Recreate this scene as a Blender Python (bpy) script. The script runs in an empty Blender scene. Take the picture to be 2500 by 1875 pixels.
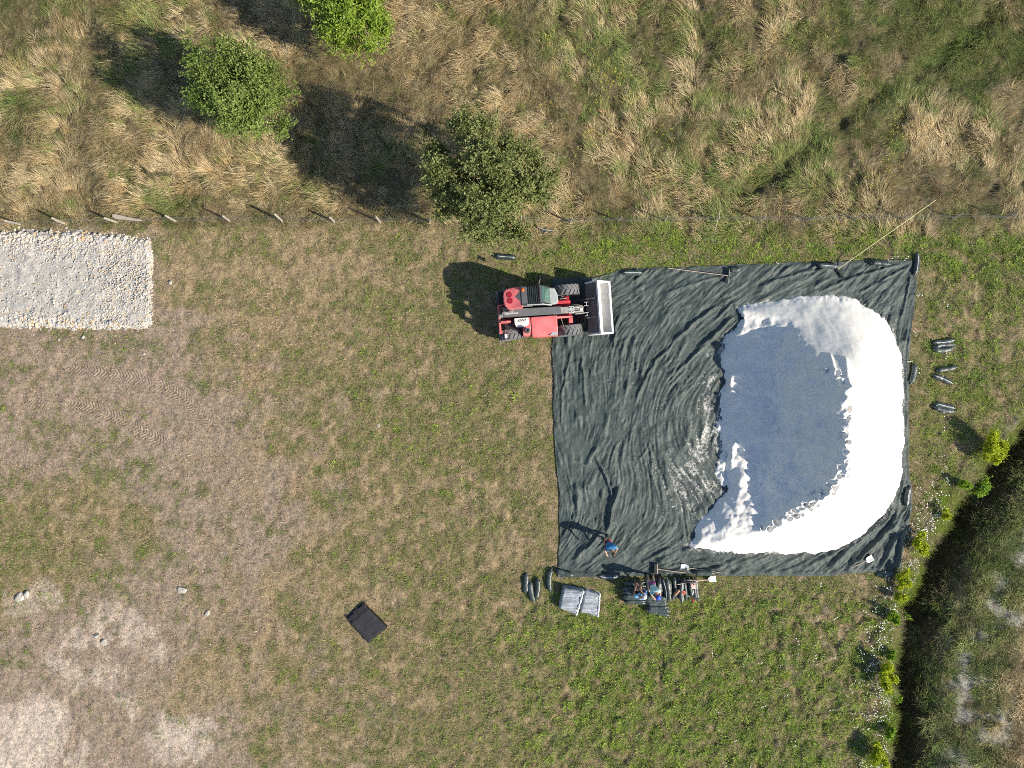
import bpy, bmesh, math
import numpy as np
from mathutils import Vector, Matrix

# ------------------------------------------------------------------ camera, sky, sun, exposure
H = 33.0            # drone height in metres
S = 53.0            # photograph pixels per metre on the ground
scn = bpy.context.scene
cd = bpy.data.cameras.new('camera'); cam = bpy.data.objects.new('camera', cd)
scn.collection.objects.link(cam); scn.camera = cam
cam.location = (0, 0, H); cam.rotation_euler = (0, 0, 0)
cd.sensor_fit = 'HORIZONTAL'; cd.angle = 2*math.atan(1250/S/H)
cd.clip_start = 0.5; cd.clip_end = 3000
SUN_EL = math.radians(34.0); SUN_DX, SUN_DY = 0.912, -0.41
sun_dir = Vector((SUN_DX*math.cos(SUN_EL), SUN_DY*math.cos(SUN_EL), math.sin(SUN_EL)))
wd = bpy.data.worlds.new('World'); scn.world = wd; wd.use_nodes = True
nt = wd.node_tree; bg = nt.nodes['Background']
sky = nt.nodes.new('ShaderNodeTexSky'); sky.sky_type = 'NISHITA'; sky.sun_disc = False
sky.sun_elevation = SUN_EL; sky.sun_rotation = math.atan2(SUN_DX, SUN_DY)
sky.air_density = 1.0; sky.dust_density = 0.55
nt.links.new(sky.outputs[0], bg.inputs[0]); bg.inputs[1].default_value = 0.097
sl = bpy.data.lights.new('sun', 'SUN'); so = bpy.data.objects.new('sun', sl); scn.collection.objects.link(so)
sl.energy = 5.0; sl.angle = math.radians(0.5); sl.color = (1.0, 0.91, 0.76)
so.rotation_euler = sun_dir.to_track_quat('Z', 'Y').to_euler()
so.location = (20, -10, 30)
scn.view_settings.view_transform = 'Standard'; scn.view_settings.look = 'None'
scn.view_settings.exposure = 0.47; scn.view_settings.gamma = 1.0
scn.view_settings.use_curve_mapping = False
scn.cycles.use_denoising = False; scn.cycles.use_adaptive_sampling = True; scn.cycles.adaptive_threshold = 0.03; scn.cycles.pixel_filter_type = 'BLACKMAN_HARRIS'; scn.cycles.filter_width = 0.9; scn.cycles.adaptive_min_samples = 16; scn.cycles.max_bounces = 6; scn.cycles.diffuse_bounces = 2; scn.cycles.glossy_bounces = 2
scn.cycles.transmission_bounces = 3; scn.cycles.transparent_max_bounces = 6

rng = np.random.default_rng(11)
COL = scn.collection

# ------------------------------------------------------------------ numeric helpers
def W(px, py, z=0.0):
    """photo pixel of a point at height z -> its place on the ground plan (metres)"""
    k = (H-z)/H
    return ((px-1250.0)/S*k, -(py-937.5)/S*k)
def PL(pts): return np.array([W(a, b) for a, b in pts])
def hsh(ix, iy, s):
    h = (ix.astype(np.uint32)*np.uint32(374761393) + iy.astype(np.uint32)*np.uint32(668265263) + np.uint32((s*982451653) & 0xffffffff))
    h = (h ^ (h >> np.uint32(13)))*np.uint32(1274126177)
    h = h ^ (h >> np.uint32(16))
    return (h & np.uint32(0xffffff)).astype(np.float64)/float(0xffffff)
def vn(x, y, s=0):
    x = np.asarray(x, float); y = np.asarray(y, float)
    xf = np.floor(x); yf = np.floor(y); u = x-xf; v = y-yf
    ix = xf.astype(np.int64) & 0xffffffff; iy = yf.astype(np.int64) & 0xffffffff
    ix1 = (ix+1) & 0xffffffff; iy1 = (iy+1) & 0xffffffff
    u = u*u*u*(u*(u*6-15)+10); v = v*v*v*(v*(v*6-15)+10)
    a = hsh(ix, iy, s); b = hsh(ix1, iy, s); c = hsh(ix, iy1, s); d = hsh(ix1, iy1, s)
    return ((a*(1-u)+b*u)*(1-v)+(c*(1-u)+d*u)*v)*2-1
def fbm(x, y, s=0, o=4, g=0.5):
    t = 0; a = 1; n = 0
    for i in range(o):
        t = t+a*vn(x*2**i+17.3*i, y*2**i-9.1*i, s+i*7); n += a; a *= g
    return t/n
def sst(a, b, x):
    t = np.clip((x-a)/(b-a), 0, 1); return t*t*(3-2*t)
def segd(x, y, P):
    """distance to a polyline, arc length at the foot, side (+ = left of travel)"""
    best = np.full(x.shape, 1e9); arc = np.zeros(x.shape); side = np.zeros(x.shape); s0 = 0
    for (ax, ay), (bx, by) in zip(P[:-1], P[1:]):
        dx, dy = bx-ax, by-ay; L = math.hypot(dx, dy)
        t = np.clip(((x-ax)*dx+(y-ay)*dy)/(L*L), 0, 1)
        d = np.hypot(x-ax-t*dx, y-ay-t*dy); m = d < best
        best = np.where(m, d, best); arc = np.where(m, s0+t*L, arc)
        side = np.where(m, np.sign(dx*(y-ay)-dy*(x-ax)), side); s0 += L
    return best, arc, side
def inpoly(x, y, P):
    c = np.zeros(x.shape, bool); n = len(P)
    for i in range(n):
        ax, ay = P[i]; bx, by = P[(i+1) % n]
        if ay == by: continue
        c ^= ((ay > y) != (by > y)) & (x < (bx-ax)*(y-ay)/(by-ay)+ax)
    return c
def sdpoly(x, y, P):
    d = segd(x, y, np.vstack([P, P[:1]]))[0]
    return np.where(inpoly(x, y, P), d, -d)      # + inside
def rbf(x, y, ctrl, sig):
    n = 0; w = 1e-9
    for px, py, v in ctrl:
        cx, cy = W(px, py)
        k = np.exp(-((x-cx)**2+(y-cy)**2)/(2*sig*sig)); n = n+k*v; w = w+k
    return n/w

# ------------------------------------------------------------------ outlines taken off the photograph
TARP_TOP = [(1346,682),(1400,679),(1460,676),(1490,668),(1520,657),(1560,655),(1700,651),(1900,643),(2100,637),(2236,633)]
TARP_RIGHT = [(2236,633),(2235,700),(2230,760),(2222,830),(2218,900),(2218,1000),(2216,1080),(2217,1150),(2224,1190),(2226,1240),(2216,1290),(2204,1335),(2198,1385)]
TARP_BOT = [(1362,1409),(1420,1408),(1500,1408),(1600,1404),(1700,1403),(1800,1405),(1900,1404),(2000,1405),(2060,1402),(2120,1395),(2165,1398),(2198,1385)]
TARP_LEFT = [(1346,682),(1350,760),(1349,830),(1351,900),(1351,1000),(1354,1080),(1360,1150),(1367,1230),(1367,1300),(1363,1360),(1362,1409)]
TARP_POLY = PL(TARP_TOP+TARP_RIGHT[1:]+TARP_BOT[::-1][1:]+TARP_LEFT[::-1][1:-1])
PAD_POLY = PL([(-120,566),(60,560),(200,563),(300,572),(372,580),(379,640),(376,720),(378,790),(360,806),(230,806),(100,802),(-120,800)])
DITCH = PL([(2760,760),(2600,925),(2520,1005),(2440,1105),(2385,1165),(2330,1245),(2270,1335),(2225,1425),(2196,1505),(2186,1600),(2180,1700),(2174,1800),(2166,1900),(2150,2150)])
FENCE_Y = W(0, 541)[1]
SWALE = PL([(2420,40),(2330,110),(2230,190),(2150,230),(2060,290),(1980,355),(1900,420),(1830,455),(1780,490)])
PILE_OUT = PL([(1796,748),(1850,737),(1900,732),(2010,717),(2090,730),(2150,765),(2190,820),(2206,900),(2209,1000),(2205,1100),(2200,1170),(2185,1215),(2150,1270),(2100,1315),(2050,1340),(1980,1352),(1850,1351),(1760,1348),(1700,1342),(1684,1330)])
PILE_IN = PL([(1796,748),(1812,775),(1790,800),(1758,822),(1752,870),(1760,930),(1752,990),(1744,1040),(1750,1100),(1738,1160),(1760,1198),(1728,1238),(1700,1278),(1688,1310),(1684,1330)])
PILE_FOOT = PL([(1796,748),(1812,775),(1795,800),(1762,822),(1757,870),(1766,930),(1762,990),(1756,1040),(1764,1100),(1758,1160),(1768,1200),(1730,1238),(1702,1278),(1689,1310),(1684,1330)])
def chaikin(P, n):
    for _ in range(n): P = np.vstack([P[:1], np.stack([P[:-1]*.75+P[1:]*.25, P[:-1]*.25+P[1:]*.75], 1).reshape(-1, 2), P[-1:]])
    return P
PILE_OUT = chaikin(PILE_OUT, 2)
PILE_POLY = np.vstack([PILE_OUT, PILE_IN[::-1][1:-1]])

def ditch_depth(x, y):
    d, a, s = segd(x, y, DITCH)
    d = d*s + 0.34*fbm(x/1.1, y/1.1, 5, 3) + 0.10*fbm(x/.25, y/.25, 8, 2)   # + = far (right) side of the near rim
    prof = np.interp(d, [-0.6,-0.15,0.0,0.25,0.5,0.95,1.35,1.75,2.2,2.9,4.0,7.0], [0.0,-0.02,-0.12,-1.0,-1.75,-1.9,-1.35,-0.65,-0.20,0.0,0.05,0.0])
    return prof, d
def gh(x, y):
    x = np.asarray(x, float); y = np.asarray(y, float)
    z = 0.05*fbm(x/7, y/7, 1, 2)
    calm = np.clip(sst(-1.2, 0.0, sdpoly(x, y, TARP_POLY)) + np.exp(-(((x-1.2)/3.2)**2+((y-3.2)/2.2)**2)), 0, 1)
    px = x*S+1250
    rough = 0.6+0.4*sst(700, 1500, px)
    z = z + (1-0.8*calm)*(0.030*fbm(x/0.8, y/0.8, 2, 2)*rough + (0.085+0.05*sst(1150, 1500, px)*sst(-8.0, -10.5, y))*fbm(x/0.3, y/0.3, 3, 2)*rough)
    tall = sst(FENCE_Y-0.3, FENCE_Y+1.0, y)
    sw = np.exp(-(segd(x, y, SWALE)[0]/.45)**2)
    z = z + tall*(0.16*fbm(x/1.1, y/1.1, 4, 2) + 0.08*fbm(x/0.45, y/0.45, 7, 2) - 0.28*sw)
    p, d = ditch_depth(x, y)
    z = z + p + sst(0.3, 2.0, d)*0.16*fbm(x/0.8, y/0.8, 6, 3)
    return z
def G0(x, y): return float(gh(np.array([x]), np.array([y]))[0])

# ------------------------------------------------------------------ materials
def newmat(name):
    m = bpy.data.materials.new(name); m.use_nodes = True
    return m, m.node_tree.nodes, m.node_tree.links, m.node_tree.nodes['Principled BSDF']
MATS = {}
def mat(name, col, rough=0.6, metal=0.0, var=0.12, scale=9.0, bump=0.0, bscale=40.0, coat=0.0, spec=0.5):
    if name in MATS: return MATS[name]
    m, N, L, b = newmat(name)
    b.inputs['Roughness'].default_value = rough; b.inputs['Metallic'].default_value = metal
    b.inputs['Coat Weight'].default_value = coat; b.inputs['Coat Roughness'].default_value = 0.15
    b.inputs['Specular IOR Level'].default_value = spec
    tc = N.new('ShaderNodeTexCoord')
    nz = N.new('ShaderNodeTexNoise'); nz.inputs['Scale'].default_value = scale; nz.inputs['Detail'].default_value = 5
    L.new(tc.outputs['Object'], nz.inputs['Vector'])
    mr = N.new('ShaderNodeMapRange'); mr.inputs[3].default_value = 1-var; mr.inputs[4].default_value = 1+var
    mr.inputs[1].default_value = 0.3; mr.inputs[2].default_value = 0.7
    L.new(nz.outputs['Fac'], mr.inputs[0])
    mx = N.new('ShaderNodeMix'); mx.data_type = 'RGBA'; mx.blend_type = 'MULTIPLY'; mx.inputs[0].default_value = 1.0
    mx.inputs[6].default_value = (*col, 1); L.new(mr.outputs[0], mx.inputs[7]); L.new(mx.outputs[2], b.inputs['Base Color'])
    if bump > 0:
        n2 = N.new('ShaderNodeTexNoise'); n2.inputs['Scale'].default_value = bscale; n2.inputs['Detail'].default_value = 4
        L.new(tc.outputs['Object'], n2.inputs['Vector'])
        bp = N.new('ShaderNodeBump'); bp.inputs['Strength'].default_value = 1.0; bp.inputs['Distance'].default_value = bump
        L.new(n2.outputs['Fac'], bp.inputs['Height']); L.new(bp.outputs[0], b.inputs['Normal'])
    MATS[name] = m; return m

# ------------------------------------------------------------------ object helpers
def put(o, parent=None):
    COL.objects.link(o)
    if parent is not None: o.parent = parent
    return o
def tag(o, label, cat, group=None, kind=None):
    o['label'] = label
    if cat: o['category'] = cat
    if group: o['group'] = group
    if kind: o['kind'] = kind
    return o
def empty(name, loc=(0,0,0), rz=0.0):
    o = bpy.data.objects.new(name, None); o.empty_display_size = 0.2
    COL.objects.link(o); o.location = loc; o.rotation_euler = (0, 0, rz); return o
def mesh_np(name, V, F, material, smooth=True, parent=None):
    """V (n,3) array; F (m,k) array of one polygon size"""
    V = np.asarray(V, np.float32); F = np.asarray(F, np.int32); k = F.shape[1]
    me = bpy.data.meshes.new(name); me.vertices.add(len(V)); me.vertices.foreach_set('co', V.ravel())
    me.loops.add(F.size); me.loops.foreach_set('vertex_index', F.ravel())
    me.polygons.add(len(F)); me.polygons.foreach_set('loop_start', np.arange(0, F.size, k, dtype=np.int32))
    me.polygons.foreach_set('use_smooth', np.full(len(F), smooth))
    me.update(calc_edges=True); me.validate()
    if material is not None: me.materials.append(material)
    return put(bpy.data.objects.new(name, me), parent)
def vattr(o, name, arr, typ='FLOAT'):
    a = o.data.attributes.new(name, typ, 'POINT'); arr = np.asarray(arr, np.float32)
    if typ == 'FLOAT': a.data.foreach_set('value', arr.ravel())
    elif typ == 'FLOAT_VECTOR': a.data.foreach_set('vector', arr.ravel())
    elif typ == 'FLOAT_COLOR':
        c = np.ones((len(arr), 4), np.float32); c[:, :3] = arr; a.data.foreach_set('color', c.ravel())
def gridfaces(nx, ny):
    i, j = np.meshgrid(np.arange(nx-1), np.arange(ny-1), indexing='ij')
    a = (i*ny+j).ravel(); return np.stack([a, a+ny, a+ny+1, a+1], 1)
class MB:
    """collects shapes, then builds one mesh"""
    def __init__(s): s.v = []; s.f = []
    def add(s, V, F):
        n = len(s.v); s.v += [tuple(map(float, p)) for p in V]; s.f += [tuple(n+i for i in q) for q in F]; return s
    def box(s, x0, x1, y0, y1, z0, z1, M=None):
        V = [Vector(p) for p in ((x0,y0,z0),(x1,y0,z0),(x1,y1,z0),(x0,y1,z0),(x0,y0,z1),(x1,y0,z1),(x1,y1,z1),(x0,y1,z1))]
        if M is not None: V = [M @ p for p in V]
        return s.add(V, [(3,2,1,0),(4,5,6,7),(0,1,5,4),(1,2,6,5),(2,3,7,6),(3,0,4,7)])
    def prism(s, P, a, b, axis='y'):
        """closed 2-D outline extruded from a to b: axis y takes (x,z), axis z takes (x,y), axis x takes (y,z)"""
        n = len(P)
        f = {'y': lambda p, t: (p[0], t, p[1]), 'z': lambda p, t: (p[0], p[1], t), 'x': lambda p, t: (t, p[0], p[1])}[axis]
        V = [f(p, a) for p in P]+[f(p, b) for p in P]
        return s.add(V, [tuple(range(n-1, -1, -1)), tuple(range(n, 2*n))]+[(i, (i+1) % n, n+(i+1) % n, n+i) for i in range(n)])
    def tube(s, pts, r, n=8, cap=True):
        pts = [Vector(p) for p in pts]; rs = r if isinstance(r, (list, tuple)) else [r]*len(pts)
        V = []; up = None
        for i, p in enumerate(pts):
            d = (pts[min(i+1, len(pts)-1)]-pts[max(i-1, 0)]).normalized()
            if up is None: up = Vector((0,0,1)) if abs(d.z) < 0.9 else Vector((1,0,0))
            a = d.cross(up).normalized(); b = a.cross(d).normalized(); up = b
            for k in range(n):
                t = 2*math.pi*k/n; V.append(p+(a*math.cos(t)+b*math.sin(t))*rs[i])
        F = [(i*n+k, i*n+(k+1) % n, (i+1)*n+(k+1) % n, (i+1)*n+k) for i in range(len(pts)-1) for k in range(n)]
        if cap: F += [tuple(range(n-1, -1, -1)), tuple((len(pts)-1)*n+k for k in range(n))]
        return s.add(V, F)
    def lathe(s, prof, n=24, axis='y', M=None):
        """profile (radius, along) revolved about an axis"""
        V = []
        for r, a in prof:
            for k in range(n):
                t = 2*math.pi*k/n; c, q = r*math.cos(t), r*math.sin(t)
                p = Vector({'y': (c, a, q), 'z': (c, q, a), 'x': (a, c, q)}[axis]); V.append(M @ p if M is not None else p)
        m = len(prof)
        F = [(i*n+k, i*n+(k+1) % n, (i+1)*n+(k+1) % n, (i+1)*n+k) for i in range(m-1) for k in range(n)]
        F += [tuple(range(n)), tuple((m-1)*n+k for k in range(n-1, -1, -1))]
        return s.add(V, F)
    def build(s, name, material, parent=None, bevel=0.0, smooth=False, seg=2):
        me = bpy.data.meshes.new(name); me.from_pydata(s.v, [], s.f)
        bm = bmesh.new(); bm.from_mesh(me); bmesh.ops.recalc_face_normals(bm, faces=bm.faces); bm.to_mesh(me); bm.free()
        if material is not None: me.materials.append(material)
        o = put(bpy.data.objects.new(name, me), parent)
        if smooth or bevel:
            me.polygons.foreach_set('use_smooth', [True]*len(me.polygons))
            if not bevel: me.set_sharp_from_angle(angle=math.radians(40))
        if bevel:
            b = o.modifiers.new('bevel', 'BEVEL'); b.width = bevel; b.segments = seg; b.limit_method = 'ANGLE'
            b.angle_limit = math.radians(35); b.harden_normals = True
        return o

# ------------------------------------------------------------------ the ground sheet
dense = 0.088
xs = np.concatenate([[-900,-400,-150,-70,-42,-34], np.arange(-29.0, 29.01, dense), [34,42,70,150,400,900]])
ys = np.concatenate([[-900,-400,-150,-70,-40,-30], np.arange(-22.6, 22.61, dense), [30,40,70,150,400,900]])
X, Y = np.meshgrid(xs, ys, indexing='ij'); gx, gy = X.ravel(), Y.ravel()
far = sst(30, 60, np.hypot(gx, gy))
gz = gh(gx, gy)*(1-far)

GREEN = [(450,640,.42),(600,640,.38),(800,620,.35),(480,700,.75),(700,760,.55),(900,700,.5),(1050,600,.5),(1150,650,.6),(1250,650,.78),(1400,630,.88),(1700,610,.88),(2000,600,.72),(2300,620,.7),(2400,700,.75),(2300,900,.75),(2260,1050,.7),(2400,850,.6),
 (50,850,.35),(200,830,.45),(100,930,.10),(300,930,.08),(450,950,.08),(550,900,.25),(100,1050,.10),(300,1080,.22),(450,1050,.05),(550,1100,.12),(650,1000,.2),(800,900,.5),(700,1150,.15),(620,1250,.05),(600,1350,.05),(650,1450,.15),(100,1200,.32),(300,1200,.32),(50,1380,.75),(100,1420,.8),(200,1400,.5),(350,1300,.35),(450,1450,.18),(900,1000,.42),(1000,900,.58),(1150,900,.62),(1300,900,.55),(1000,1050,.55),(1150,1050,.6),(1300,1100,.5),(850,1150,.4),(1000,1200,.5),(1200,1250,.45),(1320,1250,.42),(1000,1350,.45),(850,1350,.4),(750,1500,.45),(1000,1500,.55),(1200,1400,.5),(1150,1550,.72),(1400,1550,.75),(1600,1550,.85),(1800,1500,.9),(2000,1500,.75),(1300,1700,.8),(1600,1700,.85),(1900,1700,.85),(2100,1500,.6),(2100,1700,.75),(2150,1600,.5),(1000,1700,.6),(800,1700,.5),(600,1650,.3),(500,1800,.15),(700,1850,.4),(50,1500,.2),(150,1550,.08),(50,1560,.65),(300,1500,.05),(350,1600,.03),(100,1700,.0),(80,1800,.0),(250,1700,.05),(300,1850,.12),(450,1700,.4),(450,1800,.03),(600,1800,.3),(180,1600,.1)]
GREEN = [(a, c, v*.75+.17 if (a < 950 and c > 800 and not (c > 1450 and a < 520)) else v) for a, c, v in GREEN]
GREEN += [(600,700,.66),(420,660,.15),(550,662,.2),(450,762,.22),(620,752,.3),(420,605,.5),(520,598,.42),(700,680,.3),(560,1250,.3),(700,1350,.3)]
TGREEN = [(100,60,.5),(250,100,.45),(100,250,.4),(300,250,.45),(150,400,.22),(400,380,.10),(600,450,.25),(400,480,.35),(750,200,.15),(1100,120,.10),(1150,200,.05),(1000,60,.35),(1300,60,.35),(1400,120,.68),(1500,200,.6),(1600,80,.55),(1700,200,.4),(1500,350,.28),(1650,420,.3),(1850,150,.4),(2000,200,.45),(2200,60,.75),(2350,80,.85),(2300,150,.75),(2100,250,.55),(2450,200,.5),(1950,350,.5),(2100,330,.6),(2250,300,.3),(2350,350,.25),(2450,330,.5),(1800,480,.55),(2000,470,.45),(2200,450,.3),(2400,480,.35),(1350,480,.35),(850,350,.3),(1250,300,.1)]
TRACKS = [(PL([(150,890),(330,920),(470,990),(560,1090),(608,1200),(602,1330),(650,1470),(690,1560)]),.42,.45),(PL([(940,1140),(760,1180),(620,1212),(500,1235)]),.25,.35),(PL([(1080,1170),(850,1262),(700,1335)]),.25,.35),(PL([(60,972),(200,985),(290,1020),(350,1052),(470,1110),(560,1180)]),.4,.35),(PL([(385,665),(600,660),(900,650),(1050,690)]),.30,.30),(PL([(385,760),(560,770),(800,830),(900,900)]),.30,.25)]
def green_low(x, y):
    g = rbf(x, y, GREEN, 1.5); g = g+0.10*sst(.05, .35, g)+0.10*np.exp(-(((x+2.5)/7)**2+((y+2.5)/6)**2))
    for P, w_, a_ in TRACKS: g = g-a_*np.exp(-(segd(x, y, P)[0]/w_)**2)
    g = g + 0.26*fbm(x/1.3, y/1.3, 21, 3) + 0.16*fbm((x*.94-y*.34)/3.2, (x*.34+y*.94)/.8, 23, 3) + 0.55*fbm(x/0.36, y/0.36, 22, 2)
    return np.clip(g, 0, 1)
def green_tall(x, y):
    g = 0.02 + 0.45*np.exp(-(segd(x, y, SWALE)[0]/.5)**2) + rbf(x, y, TGREEN, 1.6) + 0.40*fbm(x/1.6, y/1.6, 31, 3) + 0.42*fbm(x/0.45, y/0.45, 32, 2)
    return np.clip(g, 0, 1)
def is_tall(x, y):          # the unmown side of the fence, with a ragged seam
    wob = 0.25*fbm(x/1.5, np.zeros_like(x), 41, 3)
    px = x*S+1250
    line = np.interp(px, [0, 380, 1200, 1300, 2500], [FENCE_Y-0.25, FENCE_Y-0.2, FENCE_Y-0.1, FENCE_Y-0.75, FENCE_Y-0.55])
    return sst(-0.25, 0.25, y-line-wob)
BARE = [(100,930,.7),(300,925,.9),(430,940,.9),(450,1050,.7),(120,1050,.8),(200,1050,.7),(380,1010,.9),(560,1120,.5),(620,1250,.6),(600,1340,.6),(620,1450,.4),(300,1520,.8),(370,1600,.7),(150,1560,.8),(100,1700,1),(60,1780,1),(60,1850,1),(200,1700,.9),(450,1800,.9),(330,1720,.6),(300,820,.5),(800,1000,.3),(1000,1000,.15),(1300,900,.15),(1600,1600,0),(1300,1600,0),(600,700,.15),(900,800,.15),(1100,1300,.15),(800,1400,.25),(200,1300,.25),(60,1400,.1),(150,1250,.25),(550,900,.3),(450,1700,.25),(650,1700,.35),(2200,700,.1),(2120,1600,.35),(2300,900,.1),(650,1050,.4),(700,1200,.4)]
PALE = [(70,1790,1.0),(30,1860,.9),(110,1740,.8),(440,1800,.55),(320,1530,.5),(120,1460,.5),(60,1460,.4),(250,1540,.5),(130,1640,.4),(300,1640,.3),(300,1720,.25),(200,1850,.3),(500,1500,.15),(400,1650,.1),(600,1600,0),(300,1400,0),(300,1100,0),(800,1500,0),(200,1300,0),(50,1350,0),(30,1560,0),(700,1800,0)]
TREAD_A = PL([(150,890),(240,905),(330,922),(420,952),(490,1005),(525,1050)])
TREAD_B = PL([(60,972),(200,985),(290,1020),(350,1052),(410,1085)])
RUT_A = PL([(848,950),(858,985),(868,1015),(874,1050),(872,1090),(864,1108)])
RUT_B = PL([(930,900),(944,930),(960,965),(968,1000),(970,1050),(968,1090)])

gl = green_low(gx, gy); gt = green_tall(gx, gy); tl = is_tall(gx, gy)
bare = np.clip(rbf(gx, gy, BARE, 1.3)+0.35*fbm(gx/1.0, gy/1.0, 51, 4), 0, 1)
pale = np.zeros(len(gx))
for (a, c, r, q) in [(70,1800,62,1.15),(25,1865,70,1.1),(110,1740,40,.95),(445,1800,55,.8),(400,1815,40,.7),(315,1530,50,.62),(260,1500,40,.55),(120,1455,35,.62),(60,1470,40,.62),(250,1560,30,.6),(150,1630,60,.5),(270,1640,50,.42),(310,1720,40,.45),(200,1850,50,.5),(380,1590,40,.45),(180,1560,40,.5)]:
    cx, cy = W(a, c); pale = np.maximum(pale, q*np.exp(-((gx-cx)**2+((gy-cy)*1.2)**2)/(2*(r/S*1.1)**2)))
pale = pale+(0.30*fbm(gx/0.6, gy/0.6, 52, 4)+.12*fbm(gx/.2, gy/.2, 53, 3))*sst(.05, .3, pale)
c_thatch = np.array([.345,.265,.16]); c_soil = np.array([.35,.272,.208]); c_pale = np.array([.60,.50,.415])
c_under = np.array([.10,.115,.04]); c_tall = np.array([.17,.14,.075]); c_dust = np.array([.38,.365,.335])
def mixc(a, b, t): return a*(1-t[:, None])+b*t[:, None]
gcol = np.repeat(c_thatch[None], len(gx), 0)
gcol = mixc(gcol, c_soil, sst(.25, .6, bare))
gcol = mixc(gcol, c_under, 0.45*sst(.3, .7, gl))
gcol = mixc(gcol, c_pale, .6*sst(.30, .45, pale)+.4*sst(.62, .72, pale))
gcol = mixc(gcol, mixc(np.repeat(c_tall[None], len(gx), 0), c_under, 0.5*gt), tl)
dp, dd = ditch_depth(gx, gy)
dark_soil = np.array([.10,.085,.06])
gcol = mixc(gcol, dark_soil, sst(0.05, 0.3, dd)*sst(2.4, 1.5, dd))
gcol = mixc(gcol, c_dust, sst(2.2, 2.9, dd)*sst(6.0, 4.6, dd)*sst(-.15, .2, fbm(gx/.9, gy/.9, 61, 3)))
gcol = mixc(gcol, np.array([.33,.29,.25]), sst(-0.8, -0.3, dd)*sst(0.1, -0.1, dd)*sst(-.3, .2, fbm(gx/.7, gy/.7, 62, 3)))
tread = np.zeros((len(gx), 3))
for P in (TREAD_A, TREAD_B):
    d, a, s = segd(gx, gy, P); m = sst(.36, .22, d)*sst(0.0, .4, a)*sst(0.0, .4, segd(gx, gy, P[::-1])[1])
    m = m*sst(-.35, .1, fbm(gx/.5, gy/.5, 63, 2))
    k = m > tread[:, 2]; tread[k] = np.stack([a, d, m], 1)[k]
rut = np.zeros(len(gx))
for P in (RUT_A, RUT_B):
    d, a, s = segd(gx+0.05*fbm(gx/.4, gy/.4, 64, 2), gy, P); rut = np.maximum(rut, sst(.10, .02, d)*sst(-.6, .1, fbm(gx/.5, gy/.5, 65, 2)))
gz = gz - 0.05*rut - 0.012*tread[:, 2]

m_ground, N, L, b = newmat('soil_and_thatch')
b.inputs['Roughness'].default_value = 0.95; b.inputs['Specular IOR Level'].default_value = 0.15
tc = N.new('ShaderNodeTexCoord'); at = N.new('ShaderNodeAttribute'); at.attribute_name = 'gcol'
n1 = N.new('ShaderNodeTexNoise'); n1.inputs['Scale'].default_value = 7.0; n1.inputs['Detail'].default_value = 8; n1.inputs['Roughness'].default_value = 0.65
n2 = N.new('ShaderNodeTexNoise'); n2.inputs['Scale'].default_value = 34.0; n2.inputs['Detail'].default_value = 4
for n in (n1, n2): L.new(tc.outputs['Object'], n.inputs['Vector'])
r1 = N.new('ShaderNodeMapRange'); r1.inputs[1].default_value = .32; r1.inputs[2].default_value = .68; r1.inputs[3].default_value = .60; r1.inputs[4].default_value = 1.32
L.new(n1.outputs['Fac'], r1.inputs[0])
mx = N.new('ShaderNodeMix'); mx.data_type = 'RGBA'; mx.blend_type = 'MULTIPLY'; mx.inputs[0].default_value = 1
L.new(at.outputs['Color'], mx.inputs[6]); L.new(r1.outputs[0], mx.inputs[7]); L.new(mx.outputs[2], b.inputs['Base Color'])
tr = N.new('ShaderNodeAttribute'); tr.attribute_name = 'tread'; sp = N.new('ShaderNodeSeparateXYZ'); L.new(tr.outputs['Vector'], sp.inputs[0])
def mth(op, a, bb=None):
    n = N.new('ShaderNodeMath'); n.operation = op
    for i, q in enumerate((a, bb)):
        if q is None: continue
        if isinstance(q, (int, float)): n.inputs[i].default_value = q
        else: L.new(q, n.inputs[i])
    return n.outputs[0]
ph = mth('MULTIPLY', mth('ADD', sp.outputs[0], mth('MULTIPLY', sp.outputs[1], 0.8)), 2*math.pi/0.15)
tw = mth('MULTIPLY', mth('SINE', mth('ADD', ph, mth('MULTIPLY', n1.outputs['Fac'], 5.0))), sp.outputs[2])
hh = mth('ADD', mth('MULTIPLY', tw, 0.26), mth('ADD', mth('MULTIPLY', n2.outputs['Fac'], 0.8), mth('MULTIPLY', n1.outputs['Fac'], 1.0)))
bp = N.new('ShaderNodeBump'); bp.inputs['Strength'].default_value = 1.0; bp.inputs['Distance'].default_value = 0.06
L.new(hh, bp.inputs['Height']); L.new(bp.outputs[0], b.inputs['Normal'])
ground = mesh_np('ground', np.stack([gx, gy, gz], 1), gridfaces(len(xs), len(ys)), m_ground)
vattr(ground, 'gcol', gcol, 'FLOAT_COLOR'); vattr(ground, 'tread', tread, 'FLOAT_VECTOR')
ground['kind'] = 'structure'; ground['label'] = 'mown field, dry meadow and ditch bank seen from above'
# standing water along the ditch bottom
dpx = [(2600,925),(2440,1105),(2385,1165),(2330,1245),(2270,1335),(2225,1425),(2196,1505),(2186,1600),(2180,1700),(2174,1800),(2150,2000)]
wv = []
for i, p in enumerate(dpx):
    x, y = W(*p); wv += [(x+0.1, y, -1.86), (x+1.4, y-0.25, -1.86)]
m_w, N, L, b = newmat('ditch_water'); b.inputs['Base Color'].default_value = (.012,.016,.016,1); b.inputs['Roughness'].default_value = 0.06
wt = mesh_np('ditch_water', wv, [(2*i, 2*i+2, 2*i+3, 2*i+1) for i in range(len(dpx)-1)], m_w)
wt['kind'] = 'structure'; wt['label'] = 'dark still water lying along the ditch bottom'

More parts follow.
